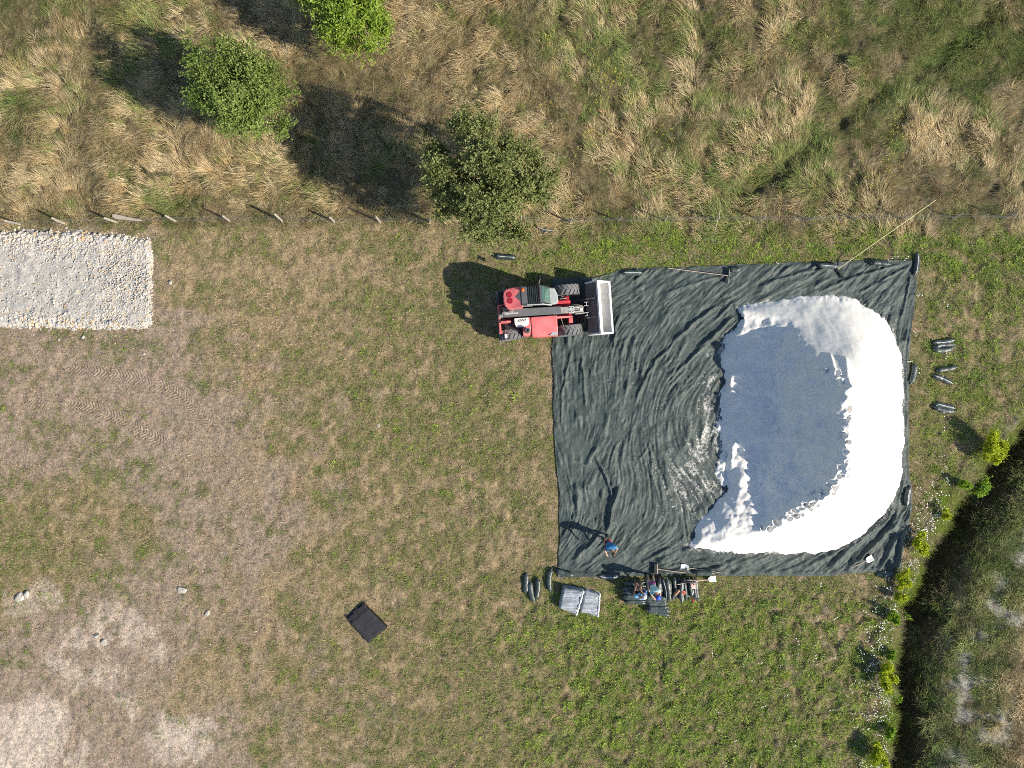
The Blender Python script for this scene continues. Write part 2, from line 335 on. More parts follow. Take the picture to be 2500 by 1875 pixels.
# ------------------------------------------------------------------ black-green silage sheet
def resample(P, n):
    P = np.asarray(P, float); s = np.concatenate([[0], np.cumsum(np.hypot(*np.diff(P, axis=0).T))]); t = np.linspace(0, s[-1], n)
    return np.stack([np.interp(t, s, P[:, 0]), np.interp(t, s, P[:, 1])], 1)
NU, NV = 430, 376
def wob(P, amp, s):
    n = len(P); t = np.arange(n)*0.04; k = np.minimum(1, np.minimum(np.arange(n), np.arange(n)[::-1])/12.0)
    return P + np.stack([amp*fbm(t/.6, t*0, s, 3)*k, amp*fbm(t/.6, t*0+9, s+1, 3)*k], 1)
top = wob(resample(PL(TARP_TOP), NU), .05, 71); bot = wob(resample(PL(TARP_BOT), NU), .05, 73)
lef = wob(resample(PL(TARP_LEFT), NV), .05, 75); rig = wob(resample(PL(TARP_RIGHT), NV), .06, 77)
u = np.linspace(0, 1, NU)[:, None, None]; v = np.linspace(0, 1, NV)[None, :, None]
T = (1-v)*top[:, None]+v*bot[:, None]+(1-u)*lef[None]+u*rig[None]-((1-u)*(1-v)*top[0]+u*(1-v)*top[-1]+(1-u)*v*bot[0]+u*v*bot[-1])
tx, ty = T[..., 0].ravel(), T[..., 1].ravel()
# fold direction in degrees, counter-clockwise from image right
DIRS = [(1400,720,60),(1550,690,35),(1700,680,32),(1900,680,33),(2100,680,36),(2210,680,45),(1400,850,95),(1480,850,75),(1600,800,52),(1720,780,45),(1780,800,40),(1380,950,92),(1450,950,85),(1540,930,72),(1640,900,55),(1720,900,48),(1400,1050,100),(1480,1040,80),(1560,1030,72),(1650,1030,75),(1720,1050,70),(1390,1120,120),(1450,1120,40),(1540,1110,100),(1600,1120,95),(1700,1120,130),(1400,1200,110),(1480,1220,68),(1560,1200,85),(1640,1180,120),(1420,1300,52),(1500,1300,62),(1600,1280,50),(1680,1260,115),(1400,1370,48),(1500,1370,28),(1600,1360,25),(1700,1380,5),(1850,1385,15),(2000,1375,30),(2100,1330,42),(2160,1280,55),(2170,1350,60),(2215,1200,80),(2215,800,80),(2212,1000,88),(2130,740,60),(2180,780,95)]
ca = [(a, b_, math.cos(math.radians(2*d))) for a, b_, d in DIRS]; sa = [(a, b_, math.sin(math.radians(2*d))) for a, b_, d in DIRS]
cgx = np.arange(1.5, 19.0, .2); cgy = np.arange(-9.6, 6.6, .2); CX, CY = np.meshgrid(cgx, cgy, indexing='ij')
wa = fbm(CX/1.3, CY/1.3, 81, 3)*0.9
A2 = np.arctan2(rbf(CX, CY, sa, .9), rbf(CX, CY, ca, .9))+wa
FC, FS = np.cos(A2), np.sin(A2)
def bil(F, x, y):
    fx = np.clip((x-cgx[0])/.2, 0, len(cgx)-1.001); fy = np.clip((y-cgy[0])/.2, 0, len(cgy)-1.001)
    i = fx.astype(int); j = fy.astype(int); a = fx-i; c = fy-j
    return (F[i, j]*(1-a)+F[i+1, j]*a)*(1-c)+(F[i, j+1]*(1-a)+F[i+1, j+1]*a)*c
def lic(x, y, lams, nst, h):
    acc = [vn(x/l, y/l, 91+k) for k, l in enumerate(lams)]
    for sgn in (1, -1):
        X_, Y_ = x.copy(), y.copy(); pdx = pdy = None
        for _ in range(nst):
            t = 0.5*np.arctan2(bil(FS, X_, Y_), bil(FC, X_, Y_)); dx, dy = np.cos(t), np.sin(t)
            if pdx is None: f = sgn
            else: f = np.where(dx*pdx+dy*pdy < 0, -1.0, 1.0)
            dx = dx*f; dy = dy*f; pdx, pdy = dx, dy
            X_ = X_+h*dx; Y_ = Y_+h*dy
            for k, l in enumerate(lams): acc[k] = acc[k]+vn(X_/l, Y_/l, 91+k)
    return [a/a.std() for a in acc]
l1, l2, l3 = lic(tx, ty, (.23, .125, .065), 6, .07)
patch = 0.55+0.45*sst(-.35, .35, fbm(tx/1.7, ty/1.7, 83, 3))
ridge = np.clip(1-np.abs(l2)*0.75, 0, 1)**2*sst(-.2, .5, fbm(tx/.9, ty/.9, 84, 2))
patch = patch*(.45+.55*sst(-.3, .25, fbm(tx/1.1, ty/1.1, 90, 2)))
tz = 0.014*l1*patch + 0.055*np.clip(l1-0.7, 0, 2)*patch + 0.014*l2*patch + 0.055*ridge**1.5*patch + 0.008*l3 + 0.020*np.clip(1-np.abs(l3)*.9, 0, 1)**2*patch + 0.05*fbm(tx/.8, ty/.8, 89, 3) + 0.012*fbm(tx/.16, ty/.16, 85, 3)
BIGF = [([(1482,1305),(1490,1255),(1500,1215),(1516,1176)],.20,.11),([(1497,1222),(1478,1160),(1452,1112)],.12,.06),([(1465,1300),(1440,1330),(1395,1370)],.10,.09),([(1500,1300),(1470,1345),(1410,1395)],.09,.08),
 ([(1550,990),(1570,930),(1600,880),(1640,840)],.11,.08),([(1430,1000),(1425,930),(1418,860)],.10,.07),([(1497,860),(1500,800),(1516,760)],.12,.08),([(1590,1080),(1560,1120),(1480,1085)],.05,.06),([(1640,920),(1700,860),(1760,810)],.10,.08),
 ([(1690,1370),(1760,1372),(1840,1366)],.06,.10),([(2010,1395),(2070,1340),(2130,1290),(2175,1250)],.16,.14),([(2060,1395),(2110,1350),(2160,1300),(2200,1260)],.16,.13),([(2140,1395),(2165,1350),(2190,1300)],.17,.12),([(2190,1390),(2195,1340),(2208,1290)],.22,.10),([(1950,1390),(2020,1355),(2080,1325)],.10,.10),
 ([(1790,770),(1740,820),(1700,850)],.15,.10),([(1760,740),(1690,790),(1640,835)],.12,.09),([(1395,850),(1372,960),(1370,1050)],.07,.06),([(1620,720),(1700,690),(1780,672)],.08,.08),([(1850,700),(1960,665),(2060,648)],.08,.08),([(2000,712),(2100,672),(2200,645)],.09,.08),([(2090,720),(2160,680),(2222,648)],.08,.07),([(2195,790),(2212,720),(2225,660)],.07,.05),([(1590,1380),(1570,1370),(1620,1345),(1650,1340)],.09,.07)]
for P, amp, wd_ in BIGF:
    P = PL(P); d, a, s = segd(tx+0.06*fbm(tx/.4, ty/.4, 86, 2), ty+0.06*fbm(tx/.4, ty/.4, 87, 2), P)
    Lp = np.hypot(*np.diff(P, axis=0).T).sum()
    tz = tz+.9*amp*np.exp(-(d/(wd_*.85))**2)*sst(-.05, .5, a)*sst(-.05, .5, Lp-a)
# flatter where the sand presses it down, and a lifted hem along the lower edge
pin = sdpoly(tx, ty, PILE_POLY)
tz = tz*1.0*(1-0.8*sst(-.15, .5, pin))
ed = np.minimum.reduce([segd(tx, ty, PL(q))[0] for q in (TARP_BOT, TARP_RIGHT, TARP_TOP, TARP_LEFT)])
tz = np.maximum(tz*sst(0.0, .12, ed), -0.02)
hem = segd(tx, ty, PL(TARP_BOT))[0]
tz = tz+0.07*np.exp(-((hem-.16)/.10)**2)*(0.6+0.4*vn(tx/.8, ty/.8, 88))
# sunk to the ground under the wheels
tz_ground = gh(tx, ty)
TZ = tz_ground+0.055+tz
sand = np.zeros(len(tx))
for (a, b_, r, q) in [(1735,860,26,.8),(1735,930,34,.9),(1728,1000,45,1.0),(1722,1060,52,1.05),(1700,1110,60,1.0),(1690,1150,62,1.05),(1715,1190,50,1.1),(1650,1200,70,.75),(1620,1160,70,.5),(1690,1230,36,.7),(1690,1330,24,.8),(1800,800,16,.7),(1560,1150,60,.42),(1500,950,60,.40),(1600,970,60,.42),(1450,930,40,.4),(1550,720,80,.36),(1640,720,50,.36),(1460,1120,60,.42),(2150,770,30,.5),(2195,860,14,.6),(2208,1120,14,.6),(2190,1220,18,.6),(1980,1356,60,.45)]:
    cx, cy = W(a, b_); sand = np.maximum(sand, q*np.exp(-((tx-cx)**2+(ty-cy)**2)/(2*(r/S*.75)**2)))
sand = np.maximum(sand, sst(-.22, .05, pin)*0.8)
sand = sand*.74-0.42*np.clip(l2, -1, 1.5)*(sand > .2)*.6      # lies in the hollows
m_tarp, N, L, b = newmat('silage_sheet')
tc = N.new('ShaderNodeTexCoord'); at = N.new('ShaderNodeAttribute'); at.attribute_name = 'sand'
n1 = N.new('ShaderNodeTexNoise'); n1.inputs['Scale'].default_value = 10.0; n1.inputs['Detail'].default_value = 9; n1.inputs['Roughness'].default_value = .72
n2 = N.new('ShaderNodeTexNoise'); n2.inputs['Scale'].default_value = 1.1; n2.inputs['Detail'].default_value = 5
n3 = N.new('ShaderNodeTexNoise'); n3.inputs['Scale'].default_value = 26.0; n3.inputs['Detail'].default_value = 3
for n in (n1, n2, n3): L.new(tc.outputs['Object'], n.inputs['Vector'])
def mth(op, a, bb=None):
    n = N.new('ShaderNodeMath'); n.operation = op
    for i, q in enumerate((a, bb)):
        if q is None: continue
        if isinstance(q, (int, float)): n.inputs[i].default_value = q
        else: L.new(q, n.inputs[i])
    return n.outputs[0]
k = mth('ADD', at.outputs['Fac'], mth('MULTIPLY', mth('SUBTRACT', n1.outputs['Fac'], 0.5), 2.8))
kr = N.new('ShaderNodeMapRange'); kr.inputs[1].default_value = .66; kr.inputs[2].default_value = 1.15; kr.inputs[4].default_value = .85; L.new(k, kr.inputs[0])
dr = N.new('ShaderNodeMapRange'); dr.inputs[1].default_value = .35; dr.inputs[2].default_value = .75; L.new(n2.outputs['Fac'], dr.inputs[0])
c0 = N.new('ShaderNodeMix'); c0.data_type = 'RGBA'; c0.inputs[6].default_value = (.044,.062,.060,1); c0.inputs[7].default_value = (.078,.102,.097,1); L.new(dr.outputs[0], c0.inputs[0])
c1 = N.new('ShaderNodeMix'); c1.data_type = 'RGBA'; c1.inputs[7].default_value = (.70,.68,.64,1); L.new(kr.outputs[0], c1.inputs[0]); L.new(c0.outputs[2], c1.inputs[6])
L.new(c1.outputs[2], b.inputs['Base Color'])
rr = N.new('ShaderNodeMapRange'); rr.inputs[3].default_value = .58; rr.inputs[4].default_value = .95; L.new(kr.outputs[0], rr.inputs[0]); L.new(rr.outputs[0], b.inputs['Roughness'])
b.inputs['Specular IOR Level'].default_value = .42
bp = N.new('ShaderNodeBump'); bp.inputs['Distance'].default_value = 0.02; bp.inputs['Strength'].default_value = .8
L.new(mth('ADD', mth('MULTIPLY', n3.outputs['Fac'], .35), mth('MULTIPLY', n1.outputs['Fac'], 1.2)), bp.inputs['Height']); L.new(bp.outputs[0], b.inputs['Normal'])
tarp = mesh_np('silage_sheet', np.stack([tx, ty, TZ], 1), gridfaces(NU, NV)[:, ::-1], m_tarp)
vattr(tarp, 'sand', sand)
tag(tarp, 'large wrinkled black-green plastic sheet spread under the white sand heap', 'tarpaulin')

# ------------------------------------------------------------------ sand heap (horseshoe, open to the left)
ps = 0.042
pxs = np.arange(PILE_POLY[:, 0].min()-.4, PILE_POLY[:, 0].max()+.4, ps); pys = np.arange(PILE_POLY[:, 1].min()-.4, PILE_POLY[:, 1].max()+.4, ps)
X, Y = np.meshgrid(pxs, pys, indexing='ij'); sx, sy = X.ravel(), Y.ravel()
wx = sx+0.10*fbm(sx/.7, sy/.7, 101, 3)+.04*fbm(sx/.15, sy/.15, 104, 2); wy = sy+0.10*fbm(sx/.7, sy/.7, 102, 3)+.04*fbm(sx/.15, sy/.15, 105, 2)
ins = inpoly(wx, wy, PILE_POLY)
do = segd(wx, wy, PILE_OUT)[0]
wx2 = wx+0.28*fbm(sx/1.1, sy/1.1, 103, 3); di = segd(wx2, wy, chaikin(PILE_FOOT, 1))[0]
in_foot = inpoly(wx2, wy, np.vstack([PILE_OUT, PILE_FOOT[::-1][1:-1]]))
do_s = segd(sx+.05*fbm(sx/1.2, sy/1.2, 108, 2), sy+.05*fbm(sx/1.2, sy/1.2, 109, 2), PILE_OUT)[0]; bl_ = sst(.05, .45, do_s)*ins; do = do*(1-bl_)+do_s*bl_
do = np.where(ins, do, -do); di = np.where(ins & in_foot, di, -np.minimum(di, np.abs(do)+.001))
di2 = di*(1+0.10*fbm(sx/1.6, sy/1.6, 107, 2))
a_ = 0.79*do*(1+0.05*fbm(sx/1.5, sy/1.5, 106, 2))
b_ = np.where(di2 < 0, di2*.7, .10*sst(0, .3, di2)+.42*np.minimum(di2, 1.9)+1.05*np.clip(di2-1.9, 0, None)+.12*np.sin(np.clip(di2-1.2, 0, 1.8)/1.8*math.pi)*-1)
kk = 0.14; hmix = np.clip(.5+.5*(b_-a_)/kk, 0, 1); hp = b_*(1-hmix)+a_*hmix-kk*hmix*(1-hmix)
inner = sst(.1, -.4, b_-a_); core = sst(.05, .6, hp)
# slumps and spade marks on the cut side, ripples and footprints along the crest
hp = hp+core*inner*(0.30*fbm(sx/1.6, sy/.8, 111, 3)+0.09*np.abs(fbm(sx/.4, sy/.4, 112, 3))) + (1-inner)*core*0.010*fbm(sx/.6, sy/.6, 113, 2)
near_edge = sst(.05, .25, di)*sst(1.3, .5, di)
hp = hp+near_edge*inner*(0.30*np.clip(fbm(sx/.8, sy/.8, 114, 3)+.1, 0, 1))
for P, amp, w_ in [([(2030,880),(2020,930),(2012,975)],.10,.10),([(2000,870),(1995,920),(2005,960)],.09,.08),([(1925,955),(1990,952),(2040,940)],.16,.12),([(1800,1090),(1860,1070),(1960,1068),(1990,1090)],.10,.13),([(1990,1120),(1995,1170),(1985,1205)],.12,.10),([(1760,1075),(1790,1060),(1815,1020)],.14,.13),([(1830,1190),(1790,1240),(1760,1260)],.06,.15)]:
    d, a, s = segd(sx, sy, np.array([W(q, r, 1.2) for q, r in P])); hp = hp+amp*np.exp(-(d/w_)**2)*core
sdp_ = sdpoly(wx, wy, PILE_POLY)
apron = .12*sst(-.02, .45, sdp_)-.05+.20*fbm(sx/.5, sy/.5, 116, 3)*sst(0, .2, sdp_)+.05*fbm(sx/.13, sy/.13, 117, 2)*sst(0, .2, sdp_)
hp = np.where(sdp_ > 0, np.maximum(hp, apron), np.minimum(hp, -.03+np.minimum(sdp_, 0)*.7))
cand = np.where((np.abs(a_-b_+0.12) < .30) & (hp > 1.0) & (sy < W(0, 905)[1]))[0]
pr = np.random.default_rng(5)
for i in pr.choice(cand, 95):
    cx, cy = sx[i], sy[i]; r = pr.uniform(.08, .15); e = pr.uniform(.6, 1.0); t = pr.uniform(0, 3.14)
    m = (np.abs(sx-cx) < .5) & (np.abs(sy-cy) < .5); dx, dy = sx[m]-cx, sy[m]-cy
    q = ((dx*math.cos(t)+dy*math.sin(t))/r)**2+((-dx*math.sin(t)+dy*math.cos(t))/(r*e))**2
    hp[m] = hp[m]-pr.uniform(.08, .17)*np.exp(-q)+0.05*np.exp(-((np.sqrt(q)-1.5)/.4)**2)
hp = hp+core*inner*0.006*fbm(sx/.12, sy/.12, 115, 2)
pz = gh(sx, sy)+0.05+hp
F = gridfaces(len(pxs), len(pys)); keep = (hp[F] > -.07).all(1); F = F[keep]
used = np.unique(F); remap = np.full(len(sx), -1); remap[used] = np.arange(len(used))
m_sand = mat('white_sand', (.86,.835,.79), rough=.95, var=.04, scale=2.5, bump=.005, bscale=45, spec=.1)
pile = mesh_np('sand_pile', np.stack([sx, sy, pz], 1)[used], remap[F], m_sand)
tag(pile, 'white sand heap in a horseshoe ridge on the black sheet', 'sand heap')

# ------------------------------------------------------------------ gravel pad
gxs = np.arange(-27.5, PAD_POLY[:, 0].max()+.3, .07); gys = np.arange(PAD_POLY[:, 1].min()-.3, PAD_POLY[:, 1].max()+.3, .07)
X, Y = np.meshgrid(gxs, gys, indexing='ij'); qx, qy = X.ravel(), Y.ravel()
sdp = sdpoly(qx+.06*fbm(qx/.3, qy/.3, 121, 2), qy+.08*fbm(qx/.3, qy/.3, 122, 2), PAD_POLY)
qz = gh(qx, qy)-0.08+0.19*sst(-.05, .3, sdp)+.02*fbm(qx/.5, qy/.5, 123, 3)+.03*fbm(qx/2, qy/1.0, 124, 2)
F = gridfaces(len(gxs), len(gys)); F = F[(sdp[F] > -.05).all(1)]; used = np.unique(F); remap = np.full(len(qx), -1); remap[used] = np.arange(len(used))
m_pad = mat('crushed_limestone', (.44,.42,.39), rough=.95, var=.28, scale=11, bump=.02, bscale=30, spec=.15)
pad = mesh_np('gravel_pad', np.stack([qx, qy, qz], 1)[used], remap[F], m_pad)
pad['kind'] = 'structure'; pad['label'] = 'raised strip of crushed pale stone ending in the mown grass'
ico = bmesh.new(); bmesh.ops.create_icosphere(ico, subdivisions=1, radius=1.0)
IV = np.array([q.co[:] for q in ico.verts]); IF = np.array([[q.index for q in f.verts] for f in ico.faces]); ico.free()
def stone_shape(r):
    s = np.array([r.uniform(.8, 1.25), r.uniform(.55, .95), r.uniform(.35, .65)])
    v_ = IV*s
    for _ in range(7):       # cut flat facets so that it looks broken, not rounded
        n = r.normal(size=3); n /= np.linalg.norm(n); dlim = r.uniform(.45, .75)*np.abs(s*n).sum()*.75
        q = v_@n-dlim; v_ = v_-np.outer(np.clip(q, 0, None), n)
    return v_
STONE_COLS = np.array([[.48,.45,.41],[.56,.51,.45],[.34,.34,.34],[.58,.50,.39],[.50,.37,.23],[.42,.42,.43],[.60,.56,.50],[.45,.42,.38],[.52,.47,.41]])
sr = np.random.default_rng(8); N_ST = 4600; n = 40000
x = sr.uniform(-25.3, PAD_POLY[:, 0].max()+.3, n); y = sr.uniform(PAD_POLY[:, 1].min()-.35, PAD_POLY[:, 1].max()+.35, n)
d = sdpoly(x, y, PAD_POLY); px, py = x*S+1250, 937.5-y*S
fine = sst(330, 170, px)*sst(600, 640, py)*sst(790, 750, py)
k = (d > -.32) & (sr.random(n) > fine*.80) & ((d > 0) | (sr.random(n) > .62+.34*sst(0, -.3, d))); x, y, d, px = x[k][:N_ST], y[k][:N_ST], d[k][:N_ST], px[k][:N_ST]; n = len(x)
edge = np.minimum(sst(1.0, .2, d)*sst(350, 250, px)+.5*sst(.6, .1, d), 1)
size = sr.uniform(.028, .060, n)+edge*sr.uniform(0, .065, n)*np.where(sr.random(n) < .6, 1, .3)
zb = gh(x, y)-0.08+0.19*sst(-.05, .3, d)
pts = sorted(zip(x, y, size, zb), key=lambda q: -q[2])
shapes = [stone_shape(sr) for _ in range(10)]
m_stone, N, L, b = newmat('broken_limestone'); b.inputs['Roughness'].default_value = .9; b.inputs['Specular IOR Level'].default_value = .2
oi = N.new('ShaderNodeObjectInfo'); cr = N.new('ShaderNodeValToRGB'); cr.color_ramp.interpolation = 'CONSTANT'
cr.color_ramp.elements[0].color = (*STONE_COLS[0], 1); cr.color_ramp.elements[1].color = (*STONE_COLS[8], 1); cr.color_ramp.elements[1].position = .9
for i in range(1, 8):
    e = cr.color_ramp.elements.new(i*.112); e.color = (*STONE_COLS[i], 1)
L.new(oi.outputs['Random'], cr.inputs[0]); L.new(cr.outputs[0], b.inputs['Base Color'])
m_grav, N, L, b = newmat('loose_gravel'); b.inputs['Roughness'].default_value = .9; b.inputs['Specular IOR Level'].default_value = .2
at = N.new('ShaderNodeAttribute'); at.attribute_name = 'scol'; L.new(at.outputs['Color'], b.inputs['Base Color'])
smesh = []
for i, s_ in enumerate(shapes):
    me = bpy.data.meshes.new('stone'); me.from_pydata(s_.tolist(), [], IF.tolist()); me.materials.append(m_stone); smesh.append(me)
for i, (x, y, r, d) in enumerate(pts[:290]):
    o = put(bpy.data.objects.new('stone', smesh[i % 10]), pad); o.location = (x, y, d+r*.25)
    o.scale = (r*1.25,)*3; o.rotation_euler = (sr.normal()*.25, sr.normal()*.25, sr.uniform(0, 6.28))
VV = []; FF = []; CC = []
for i, (x, y, r, d) in enumerate(pts[290:]):
    s_ = shapes[i % 10]; t = sr.uniform(0, 6.28); e = sr.normal()*.3; c, q = math.cos(t), math.sin(t)
    p = s_@np.array([[1, 0, 0], [0, math.cos(e), -math.sin(e)], [0, math.sin(e), math.cos(e)]]).T
    p = p@np.array([[c, -q, 0], [q, c, 0], [0, 0, 1]]).T*r*1.2
    VV.append(p+np.array([x, y, d+r*.3])); FF.append(IF+len(IV)*i)
    cc = STONE_COLS[sr.integers(9)]*sr.uniform(.8, 1.3); CC.append(np.repeat(cc[None], len(IV), 0))
grav = mesh_np('loose_gravel', np.concatenate(VV), np.concatenate(FF), m_grav, smooth=False, parent=pad)
vattr(grav, 'scol', np.concatenate(CC), 'FLOAT_COLOR'); grav['kind'] = 'stuff'

# ------------------------------------------------------------------ single rocks lying in the field
m_rock = mat('weathered_rock', (.42,.40,.36), rough=.9, var=.3, scale=6, bump=.02, bscale=14, spec=.15)
def rock(px, py, r, label, rz=0.0, flat=.4):
    q = np.random.default_rng(int(px*7+py)); bm = bmesh.new(); bmesh.ops.create_icosphere(bm, subdivisions=3, radius=1.0)
    s = np.array([1.2, .85, flat]); cuts = []
    for _ in range(14):
        n = q.normal(size=3); n /= np.linalg.norm(n); cuts.append((n, q.uniform(.55, .85)*np.sqrt(((s*n)**2).sum())))
    for vt in bm.verts:
        p = np.array(vt.co[:])*s
        for n, dl in cuts:
            e = p@n-dl
            if e > 0: p = p-n*e
        p = p*(1+.05*float(vn(np.array([p[0]*3]), np.array([p[1]*3+p[2]*5]), 7)[0])); vt.co = p*r
    me = bpy.data.meshes.new('field_rock'); bm.to_mesh(me); bm.free(); me.materials.append(m_rock)
    o = put(bpy.data.objects.new('field_rock', me)); x, y = W(px, py); o.location = (x, y, G0(x, y)+r*flat*.30); o.rotation_euler = (0, 0, rz)
    tag(o, label, 'rock', 'rocks showing through the field'); return o
rock(48, 1459, .27, 'largest grey rock in the dry turf, above the pale bare ground', .3)
rock(63, 1452, .20, 'smaller grey rock touching the largest one in the dry turf', 1.2)
rock(254, 1568, .20, 'split grey rock half sunk in pale straw soil', 1.9)
rock(236, 1552, .15, 'small grey rock just above the split one in the straw', .2)
rock(442, 1441, .25, 'white flat rock lying alone on brown soil', .1, .25)
rock(506, 1498, .17, 'small whitish rock nearest to the black folded net', 1.0, .3)
rock(353, 864, .08, 'single white cobble below the corner of the gravel strip', .2, .6)
rock(203, 823, .11, 'blue-grey stone lying in grass below the gravel strip', .8, .5)
rock(146, 829, .09, 'orange stone lying in grass below the gravel strip', .4, .6)
rock(417, 691, .12, 'blue-grey stone in grass past the end of the gravel strip', 1.4, .45)
rock(925, 1040, .12, 'thin white stone between the two narrow ruts', 2.2, .3)

# ------------------------------------------------------------------ fence along the meadow
m_wood = mat('weathered_post', (.40,.355,.30), rough=.9, var=.25, scale=14, bump=.01, bscale=30)
m_wire = mat('galvanised_wire', (.30,.30,.30), rough=.5, metal=.6, var=.1)
fence = empty('wire_fence', (0, FENCE_Y, 0))
posts = [(49,547),(157,546),(287,543),(430,541),(561,540),(690,541),(816,541),(928,543),(1050,543),(1160,543),(1272,544),(1391,544),(1508,541),(1622,541),(1740,540),(1854,539),(1968,538),(2084,537),(2198,537),(2320,536),(2440,536),(-70,548),(2560,536)]
fr = np.random.default_rng(3); tops = []
for i, (a, c) in enumerate(sorted(posts)):
    x, y = W(a, c); z = G0(x, y); h = fr.uniform(.98, 1.15); lx, ly = fr.normal()*.035, fr.normal()*.035; r = fr.uniform(.045, .06) if a < 1000 else fr.uniform(.03, .04)
    p = [(x, y-FENCE_Y, z-.1), (x+lx*.5, y-FENCE_Y+ly*.5, z+h*.5), (x+lx, y-FENCE_Y+ly, z+h-.05), (x+lx*1.02, y-FENCE_Y+ly, z+h)]
    MB().tube(p, [r*1.05, r, r*.95, r*.5], 9).build('post', m_wood, fence, smooth=True); tops.append((x, y-FENCE_Y, z, h, lx, ly, r))
for f in (.42, .68, .93):
    pts_ = []
    for i, (x, y, z, h, lx, ly, r) in enumerate(tops):
        pts_.append((x+lx*f, y+ly*f-r, z+h*f))
        if i+1 < len(tops):
            q = tops[i+1]; pts_.append(((x+q[0])/2, (y+q[1])/2-r, (z+q[2])/2+(h+q[3])/2*f-.03))
    MB().tube(pts_, .0045, 5).build('wire', m_wire, fence)
tag(fence, 'post and wire fence between the tall meadow and mown field', 'fence')
pl = MB()
pl.prism([(-.65,-.07),(-.5,-.10),(.45,-.07),(.68,-.02),(.62,.04),(.1,.06),(-.55,.11),(-.68,.08)], 0, .05, 'z')
pk = pl.build('broken_board', m_wood, None, bevel=.008); x, y = W(311, 533, .25); pk.location = (x, y, G0(x, y)+.22); pk.rotation_euler = (.06, .05, math.radians(-8))
tag(pk, 'bleached broken board lying in dry grass at the fence', 'board')

# ------------------------------------------------------------------ trees
def leaf_mesh(P, D, U, ln, wd_, fold=.25):
    """rhombic leaves with a crease: base P, direction D, up U (arrays)"""
    Sd = np.cross(D, U); Sd /= np.linalg.norm(Sd, axis=1)[:, None]+1e-9
    Up = np.cross(Sd, D)
    ln = ln[:, None]; wd_ = wd_[:, None]
    a = P; m = P+D*ln*.5-Up*wd_*fold*.5; t = P+D*ln
    l = P+D*ln*.45+Sd*wd_*.5+Up*wd_*fold; r = P+D*ln*.45-Sd*wd_*.5+Up*wd_*fold
    V = np.stack([a, l, t, r, m], 1).reshape(-1, 3); n = len(P); i = np.arange(n)*5
    F = np.concatenate([np.stack([i, i+2, i+1], 1), np.stack([i, i+3, i+2], 1)])
    return V, F
def leaf_mat(name, c1, c2, back=.25, rough=.45):
    m, N, L, b = newmat(name); at = N.new('ShaderNodeAttribute'); at.attribute_name = 'lv'
    mx = N.new('ShaderNodeMix'); mx.data_type = 'RGBA'; mx.inputs[6].default_value = (*c1, 1); mx.inputs[7].default_value = (*c2, 1); L.new(at.outputs['Fac'], mx.inputs[0])
    L.new(mx.outputs[2], b.inputs['Base Color']); b.inputs['Roughness'].default_value = rough; b.inputs['Specular IOR Level'].default_value = .35
    tr = N.new('ShaderNodeBsdfTranslucent'); L.new(mx.outputs[2], tr.inputs['Color']); ms = N.new('ShaderNodeMixShader'); ms.inputs[0].default_value = back
    L.new(b.outputs[0], ms.inputs[1]); L.new(tr.outputs[0], ms.inputs[2]); L.new(ms.outputs[0], N['Material Output'].inputs[0]); return m
m_bark = mat('bark', (.17,.135,.10), rough=.95, var=.3, scale=12, bump=.02, bscale=20)
def unit(v_): return v_/(np.linalg.norm(v_, axis=-1, keepdims=True)+1e-9)
